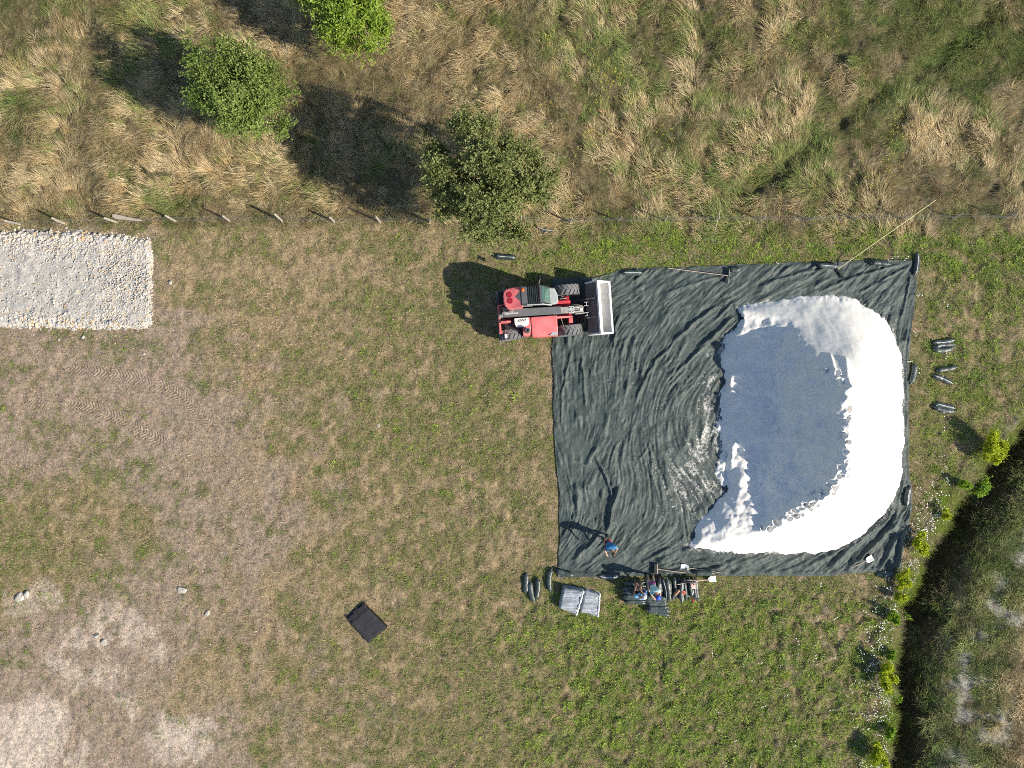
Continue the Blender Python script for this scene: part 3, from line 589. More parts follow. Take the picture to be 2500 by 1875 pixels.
def tree(px, py, zc, R, Rz, seed, nclump, nleaf, material, label, leaf=.115, lift=0.0, sig=.34, squash=None):
    r = np.random.default_rng(seed); x0, y0 = W(px, py, zc); z0 = G0(x0, y0)
    root = empty('broadleaf_tree', (x0, y0, z0)); tag(root, label, 'tree', 'trees on the meadow')
    ctr = np.array([0, 0, zc])
    # clump centres through the outer two thirds of an uneven crown
    dv = unit(r.normal(size=(nclump, 3))); dv[:, 2] = np.where(dv[:, 2] < -.5, -dv[:, 2], dv[:, 2])
    rad = .97+.30*np.array([float(vn(np.array([d[0]*1.7+seed]), np.array([d[1]*1.7+d[2]*2.3]), seed)[0]) for d in dv])
    t = r.uniform(.12, 1.0, nclump)**.5
    C = ctr+dv*np.array([R, R, Rz])*(rad*t)[:, None]*.88
    if squash is not None:
        C[:, 0] *= squash[0]; C[:, 1] *= squash[1]
    tb = MB(); tb.tube([(0, 0, -.15), (.03, .02, zc*.25), (-.03, .05, zc*.6), (.02, 0, zc*1.15)], [.17*R/2, .13*R/2, .10*R/2, .04*R/2], 10)
    for k in range(0, nclump):
        h0 = min(max(C[k, 2]*.55, zc*.25), zc*1.05); mid = np.array([C[k, 0]*.45, C[k, 1]*.45, h0+(C[k, 2]-h0)*.45+.1])
        tb.tube([(0, 0, h0), mid, C[k]], [.035, .022, .008], 5, cap=False)
    tb.build('trunk', m_bark, root, smooth=True)
    w = r.uniform(.5, 1.3, nclump); w /= w.sum(); own = r.choice(nclump, nleaf, p=w)
    sg = (sig*r.uniform(.7, 1.25, nclump))[own]
    # twigs: leaves in sprigs, so that the clump edge is ragged
    nsp = 26; spd = unit(r.normal(size=(nclump, nsp, 3))); spd[..., 2] += .25; sk = r.integers(nsp, size=nleaf)
    s_dir = unit(spd)[own, sk]; s_len = r.uniform(.15, 2.3, nleaf)
    P = C[own]+s_dir*(sg*s_len)[:, None]+r.normal(size=(nleaf, 3))*.055
    out = unit(P-ctr); D = unit(s_dir*.5+r.normal(size=(nleaf, 3))*.75+np.array([0, 0, -.1])); U = unit(out*.7+np.array([0, 0, .7])+r.normal(size=(nleaf, 3))*.55)
    ln = r.uniform(.7, 1.3, nleaf)*leaf; V, F = leaf_mesh(P, D, U, ln, ln*.56)
    keep = P[:, 2] > .25; kf = np.tile(keep, 2); F = F[kf]
    o = mesh_np('crown', V, F, material, smooth=False, parent=root)
    lv = np.clip(r.normal(.45, .25, nleaf)+.3*(r.uniform(-1, 1, nclump)[own])+.18*(s_len > 1.6), 0, 1); vattr(o, 'lv', np.repeat(lv, 5))
    return root
m_leaf_a = leaf_mat('grey_green_leaf', (.115,.145,.035), (.29,.32,.12), rough=.45)
m_leaf_b = leaf_mat('mid_green_leaf', (.11,.17,.03), (.26,.33,.085), rough=.45)
m_leaf_c = leaf_mat('yellow_green_leaf', (.14,.22,.025), (.28,.38,.05), rough=.4)
tree(1187, 452, 3.8, 3.0, 2.7, 41, 84, 54000, m_leaf_a, 'largest round grey-green tree, overhanging the fence above the red telehandler', sig=.29)
tree(590, 226, 2.9, 2.25, 2.3, 42, 70, 34000, m_leaf_b, 'dense mid-green tree standing out in the meadow, nearest the corner', sig=.27, leaf=.105)
tree(862, 14, 2.7, 2.05, 2.2, 43, 50, 24000, m_leaf_c, 'yellow-green tree cut by the upper edge of the picture', sig=.30)

# ------------------------------------------------------------------ shrubs on the ditch edge
m_shrub_y = leaf_mat('lime_leaf', (.38,.47,.02), (.56,.62,.05), back=.35, rough=.5)
m_shrub_g = leaf_mat('bright_green_leaf', (.20,.36,.02), (.34,.48,.06), back=.35, rough=.5)
def shrub(px, py, R, hgt, material, label, seed, n):
    r = np.random.default_rng(seed); x, y = W(px+2, py, hgt*.7); z = G0(x, y)
    # rooted in the bank, however deep the bank is there
    root = empty('ditch_shrub', (x, y, z)); tag(root, label, 'shrub', 'shrubs along the ditch'); top_z = max(hgt-z*.55, hgt)
    st = MB(); Vs = []; nst = max(5, int(9*R/.5)); P = []; D = []
    for k in range(nst):
        a = r.uniform(0, 6.28); q = R*math.sqrt(r.uniform(.05, 1)); e = np.array([q*math.cos(a)*.75+.25*R*math.sin(3*a+seed), q*math.sin(a)*1.35, top_z*r.uniform(.55, 1.1)])
        b0 = np.array([q*.15*math.cos(a), q*.15*math.sin(a), -.05]); mid = np.array([e[0]*.5, e[1]*.5, top_z*.55])
        st.tube([b0, mid, e], [.012, .009, .004], 5, cap=False)
        m = 2*n//nst; t = r.uniform(.35, 1.0, m)**.7
        pts_ = b0*((1-t)**2)[:, None]+mid*(2*t*(1-t))[:, None]+e*(t**2)[:, None]
        P.append(pts_+r.normal(size=(m, 3))*.07*R/.5); D.append(unit(r.normal(size=(m, 3))+np.array([0, 0, .25])))
    st.build('stem', m_bark, root)
    P = np.concatenate(P); D = np.concatenate(D); m = len(P); U = unit(r.normal(size=(m, 3))*.5+np.array([0, 0, 1.0]))
    ln = r.uniform(.09, .17, m); V, F = leaf_mesh(P, D, U, ln, ln*.5); o = mesh_np('foliage', V, F, material, smooth=False, parent=root)
    vattr(o, 'lv', np.repeat(r.uniform(0, 1, m), 5))
SH = [(2432,1088,.62,.9,'y','largest lime-yellow bush at the upper end of the ditch',1500),(2404,1197,.60,.8,'g','round bright green bush at the upper end of the ditch',1500),(2352,1188,.30,.5,'g','small pale green bush next to the round bright green one',500),(2306,1254,.20,.4,'y','sprig of lime leaves just below the small pale green bush',260),(2247,1325,.42,.7,'y','lime-yellow bush beside the lower corner of the black sheet',900),(2204,1418,.36,.6,'y','lime-yellow bush just below the sheet corner, upper of a touching pair',700),(2198,1450,.26,.5,'y','lime-yellow bush just below the sheet corner, lower of a touching pair',420),(2180,1506,.26,.5,'g','green bush on the ditch edge below the touching pair',420),(2172,1598,.22,.4,'g','small green bush on the ditch edge above the bright yellow one',320),(2165,1655,.50,.8,'y','bright yellow bush on the lower ditch edge, biggest there',1200),(2206,1712,.20,.5,'g','thin green sprig growing inside the lower ditch',260),(2240,1520,.18,.5,'g','thin green sprig growing inside the ditch beside dark grass',240),(2174,1790,.24,.5,'g','green sprig on the ditch edge above the lowest yellow bush',320),(2148,1842,.44,.7,'y','yellow bush at the lower edge of the picture by the ditch',900)]
for i, (a, c, R, h, t, lb, n) in enumerate(SH): shrub(a, c, R, h, m_shrub_y if t == 'y' else m_shrub_g, lb, 200+i, n)

# ------------------------------------------------------------------ grass: instanced tufts
def blade_tuft(name, n, r0, length, width, lean, lay, seed, material, curl=.5):
    """n tapered blades round a point; lay = common lean towards +x"""
    r = np.random.default_rng(seed); V = []; F = []; B = []
    for k in range(n):
        a = r.uniform(0, 6.28); q = r0*math.sqrt(r.random()); bx, by = q*math.cos(a), q*math.sin(a)
        ln = length*r.uniform(.55, 1.15); w = width*r.uniform(.7, 1.3); ta = a+r.normal()*.8
        dx, dy = math.cos(ta)*lean+lay, math.sin(ta)*lean; dx += r.normal()*.12; dy += r.normal()*.18
        h = math.hypot(dx, dy)+1e-6; ux, uy = dx/h, dy/h; el = math.atan2(1.0, h); c = curl*r.uniform(.5, 1.4)
        wa_ = r.uniform(0, 3.14); wx_, wy_ = math.cos(wa_), math.sin(wa_)
        p = np.array([bx, by, -.01]); base = len(V); nseg = 3; e = el
        for s_ in range(nseg+1):
            ww = w*(1-s_/nseg)**.7*.5 if s_ < nseg else 0
            if s_ < nseg: V += [(p[0]-uy*ww*.7+wx_*ww*.3, p[1]+ux*ww*.7+wy_*ww*.3, p[2]), (p[0]+uy*ww*.7-wx_*ww*.3, p[1]-ux*ww*.7-wy_*ww*.3, p[2])]
            else: V.append(tuple(p))
            st = ln/nseg; p = p+np.array([ux*math.cos(e)*st, uy*math.cos(e)*st, math.sin(e)*st]); e -= c*.6
        F += [(base, base+1, base+3, base+2), (base+2, base+3, base+5, base+4), (base+4, base+5, base+6, base+6)]
        B += [r.random()]*7
    F3 = []
    for f in F:
        F3.append((f[0], f[1], f[2]));
        if f[2] != f[3]: F3.append((f[0], f[2], f[3]))
    V = np.array(V); V[:, 2] = np.maximum(V[:, 2], -.015)
    o = mesh_np(name, V, np.array(F3), material, smooth=False); vattr(o, 'bl', B); COL.objects.unlink(o); return o
def grass_mat(name, back=.2):
    m, N, L, b = newmat(name); t = N.new('ShaderNodeAttribute'); t.attribute_type = 'INSTANCER'; t.attribute_name = 'tint'
    bl = N.new('ShaderNodeAttribute'); bl.attribute_name = 'bl'
    mr = N.new('ShaderNodeMapRange'); mr.inputs[3].default_value = .62; mr.inputs[4].default_value = 1.38; L.new(bl.outputs['Fac'], mr.inputs[0])
    mx = N.new('ShaderNodeMix'); mx.data_type = 'RGBA'; mx.blend_type = 'MULTIPLY'; mx.inputs[0].default_value = 1; L.new(t.outputs['Color'], mx.inputs[6]); L.new(mr.outputs[0], mx.inputs[7])
    L.new(mx.outputs[2], b.inputs['Base Color']); b.inputs['Roughness'].default_value = .6; b.inputs['Specular IOR Level'].default_value = .3
    tr = N.new('ShaderNodeBsdfTranslucent'); L.new(mx.outputs[2], tr.inputs['Color']); ms = N.new('ShaderNodeMixShader'); ms.inputs[0].default_value = back
    L.new(b.outputs[0], ms.inputs[1]); L.new(tr.outputs[0], ms.inputs[2]); L.new(ms.outputs[0], N['Material Output'].inputs[0]); return m
m_blade = grass_mat('grass_blade')
def scatter(name, x, y, rot, scl, tint, sources, label, cat, z=None):
    n = len(x); me = bpy.data.meshes.new(name); me.vertices.add(n)
    zz = gh(x, y) if z is None else z
    me.vertices.foreach_set('co', np.stack([x, y, zz], 1).astype(np.float32).ravel())
    o = put(bpy.data.objects.new(name, me))
    vattr(o, 'rot', rot, 'FLOAT_VECTOR'); vattr(o, 'scl', scl); vattr(o, 'tint', np.clip(tint, 0, 1), 'FLOAT_COLOR')
    ia = me.attributes.new('pick', 'INT', 'POINT'); ia.data.foreach_set('value', np.random.default_rng(n).integers(0, len(sources), n).astype(np.int32))
    c = bpy.data.collections.new(name+'_tufts')
    for s_ in sources: c.objects.link(s_)
    g = bpy.data.node_groups.new(name, 'GeometryNodeTree')
    g.interface.new_socket('Geometry', in_out='INPUT', socket_type='NodeSocketGeometry'); g.interface.new_socket('Geometry', in_out='OUTPUT', socket_type='NodeSocketGeometry')
    a = g.nodes.new('NodeGroupInput'); z_ = g.nodes.new('NodeGroupOutput'); ci = g.nodes.new('GeometryNodeCollectionInfo'); ci.inputs[0].default_value = c
    ci.inputs['Separate Children'].default_value = True; ci.inputs['Reset Children'].default_value = True
    ip = g.nodes.new('GeometryNodeInstanceOnPoints'); ip.inputs['Pick Instance'].default_value = True
    def na(nm, ty):
        q = g.nodes.new('GeometryNodeInputNamedAttribute'); q.data_type = ty; q.inputs[0].default_value = nm; return q.outputs[0]
    g.links.new(a.outputs[0], ip.inputs['Points']); g.links.new(ci.outputs[0], ip.inputs['Instance'])
    g.links.new(na('pick', 'INT'), ip.inputs['Instance Index']); g.links.new(na('rot', 'FLOAT_VECTOR'), ip.inputs['Rotation']); g.links.new(na('scl', 'FLOAT'), ip.inputs['Scale'])
    g.links.new(ip.outputs[0], z_.inputs[0]); md = o.modifiers.new('tufts', 'NODES'); md.node_group = g
    tag(o, label, cat, kind='stuff'); return o
def covered(x, y):
    return (sdpoly(x, y, TARP_POLY) > .03) | (sdpoly(x, y, PAD_POLY) > -.02)
C_STRAW = np.array([.66,.53,.325]); C_STRAW2 = np.array([.52,.37,.185]); C_OLIVE = np.array([.265,.27,.085]); C_GREEN = np.array([.15,.265,.05]); C_BRIGHT = np.array([.34,.46,.05]); C_DULL = np.array([.16,.175,.075])
XR, YR = 27.0, 21.0
# --- tall meadow
q = np.random.default_rng(77); n = 25000
x = q.uniform(-XR, XR, n); y = q.uniform(FENCE_Y-1.2, YR, n)
k = (q.random(n) < is_tall(x, y)) & ~covered(x, y) & (ditch_depth(x, y)[1] < -.2); x, y = x[k], y[k]; n = len(x)
g_ = green_tall(x, y)+q.normal(size=n)*.13
ang = 2.2*math.pi*fbm(x/5.5, y/5.5, 141, 2)+1.3*fbm(x/1.2, y/1.2, 142, 2)+q.normal(size=n)*.28
isg = g_ > .50
lush = fbm(x/.8, y/.8, 143, 3)
tint = np.where((q.random(n) < .65)[:, None], C_STRAW, C_STRAW2)*(q.uniform(.7, 1.15, n)*(1+.25*fbm(x/.5, y/.5, 144, 2)))[:, None]
tg = mixc(np.repeat(C_OLIVE[None], n, 0), C_GREEN, np.clip(q.normal(.45, .35, n)+.5*(g_-.55), 0, 1))*q.uniform(.75, 1.2, n)[:, None]
tint = np.where(isg[:, None], tg, tint)
tint = mixc(tint, C_OLIVE, np.clip(.08+.3*fbm(x/.7, y/.7, 147, 2), 0, 1))
tint = mixc(tint, C_STRAW*.75+C_OLIVE*.25, .25*q.random(n))
bare_hole = ((lush < -.3) & (q.random(n) < .7)) | ((fbm(x/.4, y/.4, 146, 2) < -.35) & (q.random(n) < .7))
scl = q.uniform(.65, 1.25, n)*(1+.40*lush+.25*fbm(x/.35, y/.35, 145, 2)); rot = np.stack([q.normal(size=n)*.08, q.normal(size=n)*.08, ang], 1)
tall_src = [blade_tuft('tall_tuft', 24, .17, .52, .013, .45, 1.0, 300+i, m_blade, .45) for i in range(5)]+[blade_tuft('upright_tuft', 20, .15, .44, .014, .75, .40, 310+i, m_blade, .45) for i in range(3)]
kk_ = ~bare_hole
scatter('meadow_grass', x[kk_], y[kk_], rot[kk_], scl[kk_], tint[kk_], tall_src, 'tall dry straw and green meadow grass beyond the fence', 'grass')
# --- mown field: green tufts
n = 120000; x = q.uniform(-XR, XR, n); y = q.uniform(-YR, FENCE_Y+.4, n)
g_ = green_low(x, y); dd_ = ditch_depth(x, y)[1]
px = x*S+1250; py = 937.5-y*S; lushm = sst(1050, 1400, px)*sst(1400, 1500, py)
k = (q.random(n) < (sst(.18, .85, g_)*.80+.03*(g_ > .1))*(1-.45*lushm)) & (q.random(n) < 1-is_tall(x, y)*.8) & ~covered(x, y) & (dd_ < .05); x, y, g_, dd_ = x[k], y[k], g_[k], dd_[k]; n = len(x)
px = x*S+1250; py = 937.5-y*S
lush = sst(1000, 1700, px)*sst(1350, 1550, py)+.6*sst(1150, 1400, px)*sst(700, 640, py)+.35*sst(2200, 2300, px); warm = sst(1450, 1900, px)
tint = mixc(np.repeat(C_GREEN[None], n, 0), C_OLIVE, np.clip(q.normal(.38, .3, n)+.15*warm, 0, 1)); tint = mixc(tint, C_BRIGHT, np.clip(q.normal(.1, .35, n)+.35*lush, 0, 1)); tint = mixc(tint, C_DULL, np.clip(q.normal(.15, .3, n), 0, 1)); tint *= q.uniform(.75, 1.2, n)[:, None]
scl = q.uniform(.6, 1.2, n)*(.75+.45*sst(.5, 1., g_)+.55*lush); rot = np.stack([q.normal(size=n)*.1, q.normal(size=n)*.1, q.uniform(0, 6.28, n)], 1)
short_src = [blade_tuft('short_tuft', 12, .085, .115, .015, .8, .25, 330+i, m_blade, .5) for i in range(6)]
scatter('field_grass', x, y, rot, scl, tint, short_src, 'short green grass tufts across the mown field', 'grass')
# --- mown field: dry stubble and thatch
n = 70000; x = q.uniform(-XR, XR, n); y = q.uniform(-YR, FENCE_Y+.2, n)
g_ = green_low(x, y); bare_ = np.clip(rbf(x, y, BARE, 1.3)+.35*fbm(x/1., y/1., 51, 4), 0, 1)
k = (q.random(n) < (1-.62*sst(.35, .9, bare_))*(1-.5*sst(.5, .9, g_))*(1-.85*sst(900, 300, x*S+1250)*sst(1600, 1800, 937.5-y*S)))& ~covered(x, y) & (ditch_depth(x, y)[1] < .1); x, y = x[k], y[k]; n = len(x)
tint = mixc(np.repeat(C_STRAW[None], n, 0), np.array([.34,.25,.17]), q.random(n))*q.uniform(.6, 1.15, n)[:, None]
rot = np.stack([q.normal(size=n)*.1, q.normal(size=n)*.1, q.uniform(0, 6.28, n)], 1)
dry_src = [blade_tuft('dry_tuft', 10, .11, .14, .014, 1.1, .8, 350+i, m_blade, .35) for i in range(5)]
scatter('dry_stubble', x, y, rot, q.uniform(.6, 1.15, n), tint, dry_src, 'dry straw stubble and thatch across the mown field', 'grass')
# --- bigger tussocks and leafy weeds
n = 60000; x = q.uniform(-XR, XR, n); y = q.uniform(-YR, FENCE_Y, n); px = x*S+1250; py = 937.5-y*S
dens = .012+.10*sst(900, 1200, px)*sst(1350, 1000, px)*sst(830, 900, py)*sst(1450, 1200, py)+.62*sst(1150, 1500, px)*sst(1420, 1500, py)+.5*sst(1250, 1400, px)*sst(690, 600, py)+.35*sst(2230, 2300, px)
k = (q.random(n) < dens) & (green_low(x, y)+.5*fbm(x/.3, y/.3, 3, 2) > .66) & ~covered(x, y) & (ditch_depth(x, y)[1] < -.1); x, y = x[k], y[k]; n = len(x)
tint = mixc(np.repeat(C_GREEN[None], n, 0), C_BRIGHT, np.clip(q.normal(.55, .45, n), 0, 1))*q.uniform(.65, 1.3, n)[:, None]
rot = np.stack([q.normal(size=n)*.1, q.normal(size=n)*.1, q.uniform(0, 6.28, n)], 1)
tus = [blade_tuft('tussock', 30, .12, .23, .017, .8, .15, 370+i, m_blade, .55) for i in range(3)]+[blade_tuft('leafy_weed', 14, .10, .18, .036, .9, .1, 380+i, m_blade, .5) for i in range(3)]
scatter('tussock_grass', x, y, rot, q.uniform(.65, 1.25, n), tint, tus, 'bigger green tussocks and leafy weeds in the mown field', 'grass')
# --- ditch bank and rough ground beyond
n = 13000; x = q.uniform(13, XR+1, n); y = q.uniform(-YR, 2.5, n); p_, d_ = ditch_depth(x, y)
k = (d_ > 1.0) & (d_ < 14) & (q.random(n) < .35+.65*sst(.9, 1.6, d_)) & ~((d_ > 2.2) & (d_ < 5.6) & (fbm(x/.9, y/.9, 61, 3) > .02) & (q.random(n) < .88)); x, y, d_ = x[k], y[k], d_[k]; n = len(x)
tan_ = .05+.95*sst(4.4, 5.6, d_+.9*fbm(x/1.2, y/1.2, 151, 2)); tint = mixc(np.repeat(C_DULL[None], n, 0), C_OLIVE, np.clip(q.normal(.4, .35, n), 0, 1)); tint = mixc(tint, C_GREEN*1.1, np.clip(q.normal(.4, .35, n), 0, 1)); tint = mixc(tint, C_STRAW, np.clip(tan_+q.normal(size=n)*.25, 0, 1)); tint *= (q.uniform(.7, 1.3, n)*(1+.45*fbm(x/.8, y/.8, 162, 2)))[:, None]
bs_ = q.uniform(.55, 1.15, n)*(1+.35*fbm(x/.8, y/.8, 163, 2))
ang = 2*math.pi*fbm(x/2, y/2, 152, 2)+q.normal(size=n)*.8
scatter('ditch_bank_grass', x, y, np.stack([q.normal(size=n)*.1, q.normal(size=n)*.1, ang], 1), bs_, tint, [blade_tuft('bank_tuft', 26, .18, .68, .018, .6, .3, 400+i, m_blade, .45) for i in range(5)], 'rough olive and straw grass on the ditch bank', 'grass')
# rim fringe hanging into the ditch on the near side
n = 30000; x = q.uniform(13, XR+1, n); y = q.uniform(-YR, 2.5, n); d_ = ditch_depth(x, y)[1]
k = (d_ > -.7) & (d_ < .22) & (q.random(n) < sst(-.8, .0, d_)) & ~covered(x, y); x, y = x[k], y[k]; n = len(x)
tint = mixc(np.repeat(C_BRIGHT[None], n, 0), C_STRAW*.9, np.clip(.35+.9*fbm(x/.9, y/.9, 161, 2)+q.normal(size=n)*.2, 0, 1))*q.uniform(.7, 1.1, n)[:, None]
scatter('ditch_rim_grass', x, y, np.stack([np.zeros(n), np.zeros(n), q.normal(size=n)*.6-.2], 1), q.uniform(.35, 1.05, n)*(1+.4*fbm(x/.7, y/.7, 164, 2)), tint, [blade_tuft('rim_tuft', 30, .13, .42, .010, .7, .5, 410+i, m_blade, .5) for i in range(3)], 'olive and straw fringe of grass on the near ditch rim', 'grass')
# --- small flowers
def flower(name, col, r, n, seed):
    rr = np.random.default_rng(seed); mb = MB()
    for _ in range(n):
        a = rr.uniform(0, 6.28); d = rr.uniform(0, .16); hh_ = rr.uniform(.08, .26); cx, cy = d*math.cos(a), d*math.sin(a)
        mb.add([(cx+r*math.cos(t)*rr.uniform(.8, 1.2), cy+r*math.sin(t)*rr.uniform(.8, 1.2), hh_+rr.normal()*.004) for t in np.arange(6)*math.pi/3]+[(cx, cy, hh_+.012)], [(i_, (i_+1) % 6, 6) for i_ in range(6)])
        mb.tube([(cx, cy, 0), (cx, cy, hh_)], .003, 3, cap=False)
    o = mb.build(name, mat(name, col, rough=.6, var=.1)); COL.objects.unlink(o); return o
n = 9000; x = q.uniform(9, 20, n); y = q.uniform(-YR, 6, n); d_ = ditch_depth(x, y)[1]
k = (q.random(n) < .015+.6*sst(-2.6, -.5, d_)**2) & (d_ < -.2) & ~covered(x, y); x, y = x[k], y[k]; n = len(x)
scatter('white_flowers', x, y, np.stack([np.zeros(n)]*2+[q.uniform(0, 6, n)], 1), q.uniform(.6, 1., n), np.ones((n, 3)), [flower('white_flower', (.82,.81,.77), .030, 3, 5+i) for i in range(2)], 'tiny white flower heads along the ditch edge', 'flowers')
yf = []
for (a, c, r, m) in [(1495,198,60,34),(1465,255,40,12),(1480,320,50,12),(1430,360,40,12),(2195,330,45,34),(2150,400,45,22),(2130,440,40,12),(2010,90,50,12),(1350,130,60,12),(1330,90,40,8),(1630,330,40,8),(2240,290,30,8),(1420,200,120,16),(2020,220,90,14)]:
    cx, cy = W(a, c); yf += [(cx+q.normal()*r/S*.5, cy+q.normal()*r/S*.5) for _ in range(m)]
for _ in range(90): yf.append((q.uniform(0, 18), q.uniform(-YR, -9.5)))
yf = np.array(yf); yf = yf[ditch_depth(yf[:, 0], yf[:, 1])[1] < -.3]; n = len(yf); tallf = yf[:, 1] > FENCE_Y
scatter('yellow_flowers', yf[:, 0], yf[:, 1], np.stack([np.zeros(n)]*2+[q.uniform(0, 6, n)], 1), q.uniform(.7, 1.1, n), np.ones((n, 3)), [flower('yellow_flower', (.66,.56,.08), .016, 3, 9+i) for i in range(2)], 'yellow flower heads scattered through the grass', 'flowers', z=gh(yf[:, 0], yf[:, 1])+np.where(tallf, .22, 0.0))

# ------------------------------------------------------------------ red telehandler
m_red = mat('red_paint', (.70,.17,.175), rough=.45, var=.28, scale=2.2, coat=.3)
m_dred = mat('dark_and_shaded_red', (.42,.02,.03), rough=.4, var=.08)  # dark red of the chassis; on the left frame plates it stands in for shade
m_grey = mat('boom_grey', (.105,.11,.12), rough=.5, var=.12, scale=5)
m_lgrey = mat('pale_plastic', (.42,.44,.45), rough=.45, var=.1)
m_blk = mat('black_plastic', (.02,.02,.022), rough=.5, var=.2)
m_tyre = mat('dusty_tyre', (.165,.165,.17), rough=.85, var=.25, scale=6)
m_steel = mat('worn_steel', (.30,.29,.27), rough=.5, var=.3, scale=8, metal=.3)
m_pipe = mat('bright_pipe', (.62,.60,.55), rough=.35, metal=.6)
m_white = mat('white_paint', (.74,.73,.70), rough=.55, var=.18, scale=5)
m_buckout = mat('bucket_outer', (.115,.10,.09), rough=.55, var=.2, scale=4)
m_buckin = mat('bucket_inner', (.76,.75,.73), rough=.7, var=.15, scale=3)
m_orange = mat('orange_lens', (.75,.16,.02), rough=.2)
m_glass, N, L, b = newmat('tinted_glass'); b.inputs['Base Color'].default_value = (.06,.13,.105,1); b.inputs['Roughness'].default_value = .08; b.inputs['Specular IOR Level'].default_value = .8
vx, vy = (1314.5-1250)/S, -(767-937.5)/S
tele = empty('telehandler', (vx, vy, G0(vx, vy)+.05), math.radians(4.1))
tag(tele, 'red telehandler with a wide empty loader bucket parked at the edge of the sheet', 'telehandler')
def P_(mb, n, m, bevel=.015, smooth=False, parent=None): return mb.build(n, m, parent or tele, bevel=bevel, smooth=smooth)
# wheels
def wheel(x, y, rz):
    w = MB(); w.lathe([(.05,-.10),(.30,-.10),(.30,-.17),(.34,-.19),(.34,.19),(.30,.17),(.30,.10),(.05,.10)], 20)
    o = w.build('wheel', m_lgrey, tele, smooth=True); o.location = (x, y, .60); o.rotation_euler = (0, 0, rz)
    t = MB(); t.lathe([(.34,-.19),(.40,-.225),(.50,-.23),(.555,-.21),(.565,-.14),(.568,0),(.565,.14),(.555,.21),(.50,.23),(.40,.225),(.34,.19)], 36)
    for k in range(18):
        for sd in (-1, 1):
            a0 = 2*math.pi*(k+(.5 if sd > 0 else 0))/18; V = []
            for (yy, da) in ((.01, .0), (.23, -.20)):
                for dr in (0, .048):
                    for q in (-.045, .045):
                        a = a0+da+q; r = .55+dr; V.append((r*math.sin(a), sd*yy, r*math.cos(a)))
            t.add(V, [(0,1,3,2),(4,6,7,5),(0,4,5,1),(2,3,7,6),(0,2,6,4),(1,5,7,3)])
    t.build('tyre', m_tyre, o, smooth=True)
    h = MB(); h.lathe([(.13,-.13),(.13,.13)], 10)
    h.build('hub', m_dred, o)
for x, y, rz in ((1.31,.90,.03),(1.31,-.90,.03),(-1.31,.90,.09),(-1.31,-.90,.09)): wheel(x, y, rz)
# chassis and axles
P_(MB().box(-1.62,1.42,-.34,.34,.52,.92), 'chassis', m_dred)
for x in (-1.31, 1.31): P_(MB().tube([(x,-.72,.60),(x,-.2,.62),(x,.2,.62),(x,.72,.60)], [.09,.12,.12,.09], 10), 'axle', m_blk, 0, True)
P_(MB().prism([(.55,.75),(1.42,.75),(1.42,1.02),(1.30,1.10),(.55,1.22)], .28, .42), 'boom_cheek', m_dred)  # same red frame, its shade put into the darker colour
P_(MB().prism([(.45,.75),(1.46,.75),(1.46,1.08),(1.36,1.16),(.45,1.34)], -.36, -.28), 'boom_cheek', m_red)
P_(MB().box(1.28,1.46,-.60,-.37,.70,1.12), 'front_bracket', m_red)
P_(MB().box(1.14,1.36,.43,.60,.72,1.0), 'front_bracket', m_dred)  # left bracket, also coloured dark for shade
P_(MB().prism([(-1.80,.55),(-1.58,.55),(-1.52,1.62),(-1.60,1.74),(-1.74,1.74),(-1.80,1.6)], .30, .37), 'rear_upright', m_red)
P_(MB().prism([(-1.80,.55),(-1.58,.55),(-1.30,1.60),(-1.45,1.74),(-1.74,1.74),(-1.80,1.6)], -.43, -.35), 'rear_upright', m_red)
P_(MB().box(-1.84,-1.74,-.78,.36,1.20,1.60), 'rear_crossbar', m_red, .03)
P_(MB().box(-1.86,-1.70,-.88,-.74,.95,1.35), 'rear_lamp', m_red, .04)
P_(MB().box(-1.80,-1.55,.42,1.02,.60,1.15), 'rear_panel', m_blk, .05)
# boom (lies low, sloping to the front)
def zb(x): return 1.80-(x+1.65)*.185
P_(MB().prism([(-1.62,zb(-1.62)-.36),(-1.62,zb(-1.62)),(.95,zb(.95)),(.95,zb(.95)-.36)], -.19, .15), 'boom', m_grey, .02)
bm_ = P_(MB().prism([(.9,zb(.9)-.33),(.9,zb(.9)-.03),(1.42,zb(1.42)-.03),(1.42,zb(1.42)-.31)], -.16, .12), 'inner_boom', m_steel, .015)
P_(MB().prism([(1.30,zb(1.3)-.02),(1.55,zb(1.55)-.0),(1.55,zb(1.55)-.30),(1.30,zb(1.3)-.30)], -.18, .14), 'boom_collar', m_lgrey, .015)
for dx in (1.36, 1.48):
    for dy in (-.10, .06): P_(MB().lathe([(.022,zb(dx)-.02),(.022,zb(dx)+.02)], 8, 'z', Matrix.Translation((dx,dy,0))), 'bolt', m_blk, 0)
P_(MB().prism([(1.52,1.18),(1.75,1.14),(1.98,.95),(2.05,.55),(1.90,.45),(1.70,.75),(1.52,.88)], -.15, -.08).prism([(1.52,1.18),(1.75,1.14),(1.98,.95),(2.05,.55),(1.90,.45),(1.70,.75),(1.52,.88)], .04, .11), 'boom_head', m_steel, .01)
P_(MB().box(1.56,1.96,-.09,.05,.55,1.08), 'head_core', m_steel, .02)
P_(MB().box(1.80,1.93,-.085,.04,1.085,1.10), 'head_plate', m_white, .004)
P_(MB().tube([(1.50,.20,1.0),(1.75,.18,1.06),(1.95,.12,1.0),(1.98,.05,.9)], .022, 6), 'hydraulic_hose', m_steel, 0, True)
P_(MB().tube([(1.60,-.20,.98),(1.85,-.20,.98),(2.05,-.17,.9)], .028, 6), 'hydraulic_hose', m_pipe, 0, True)
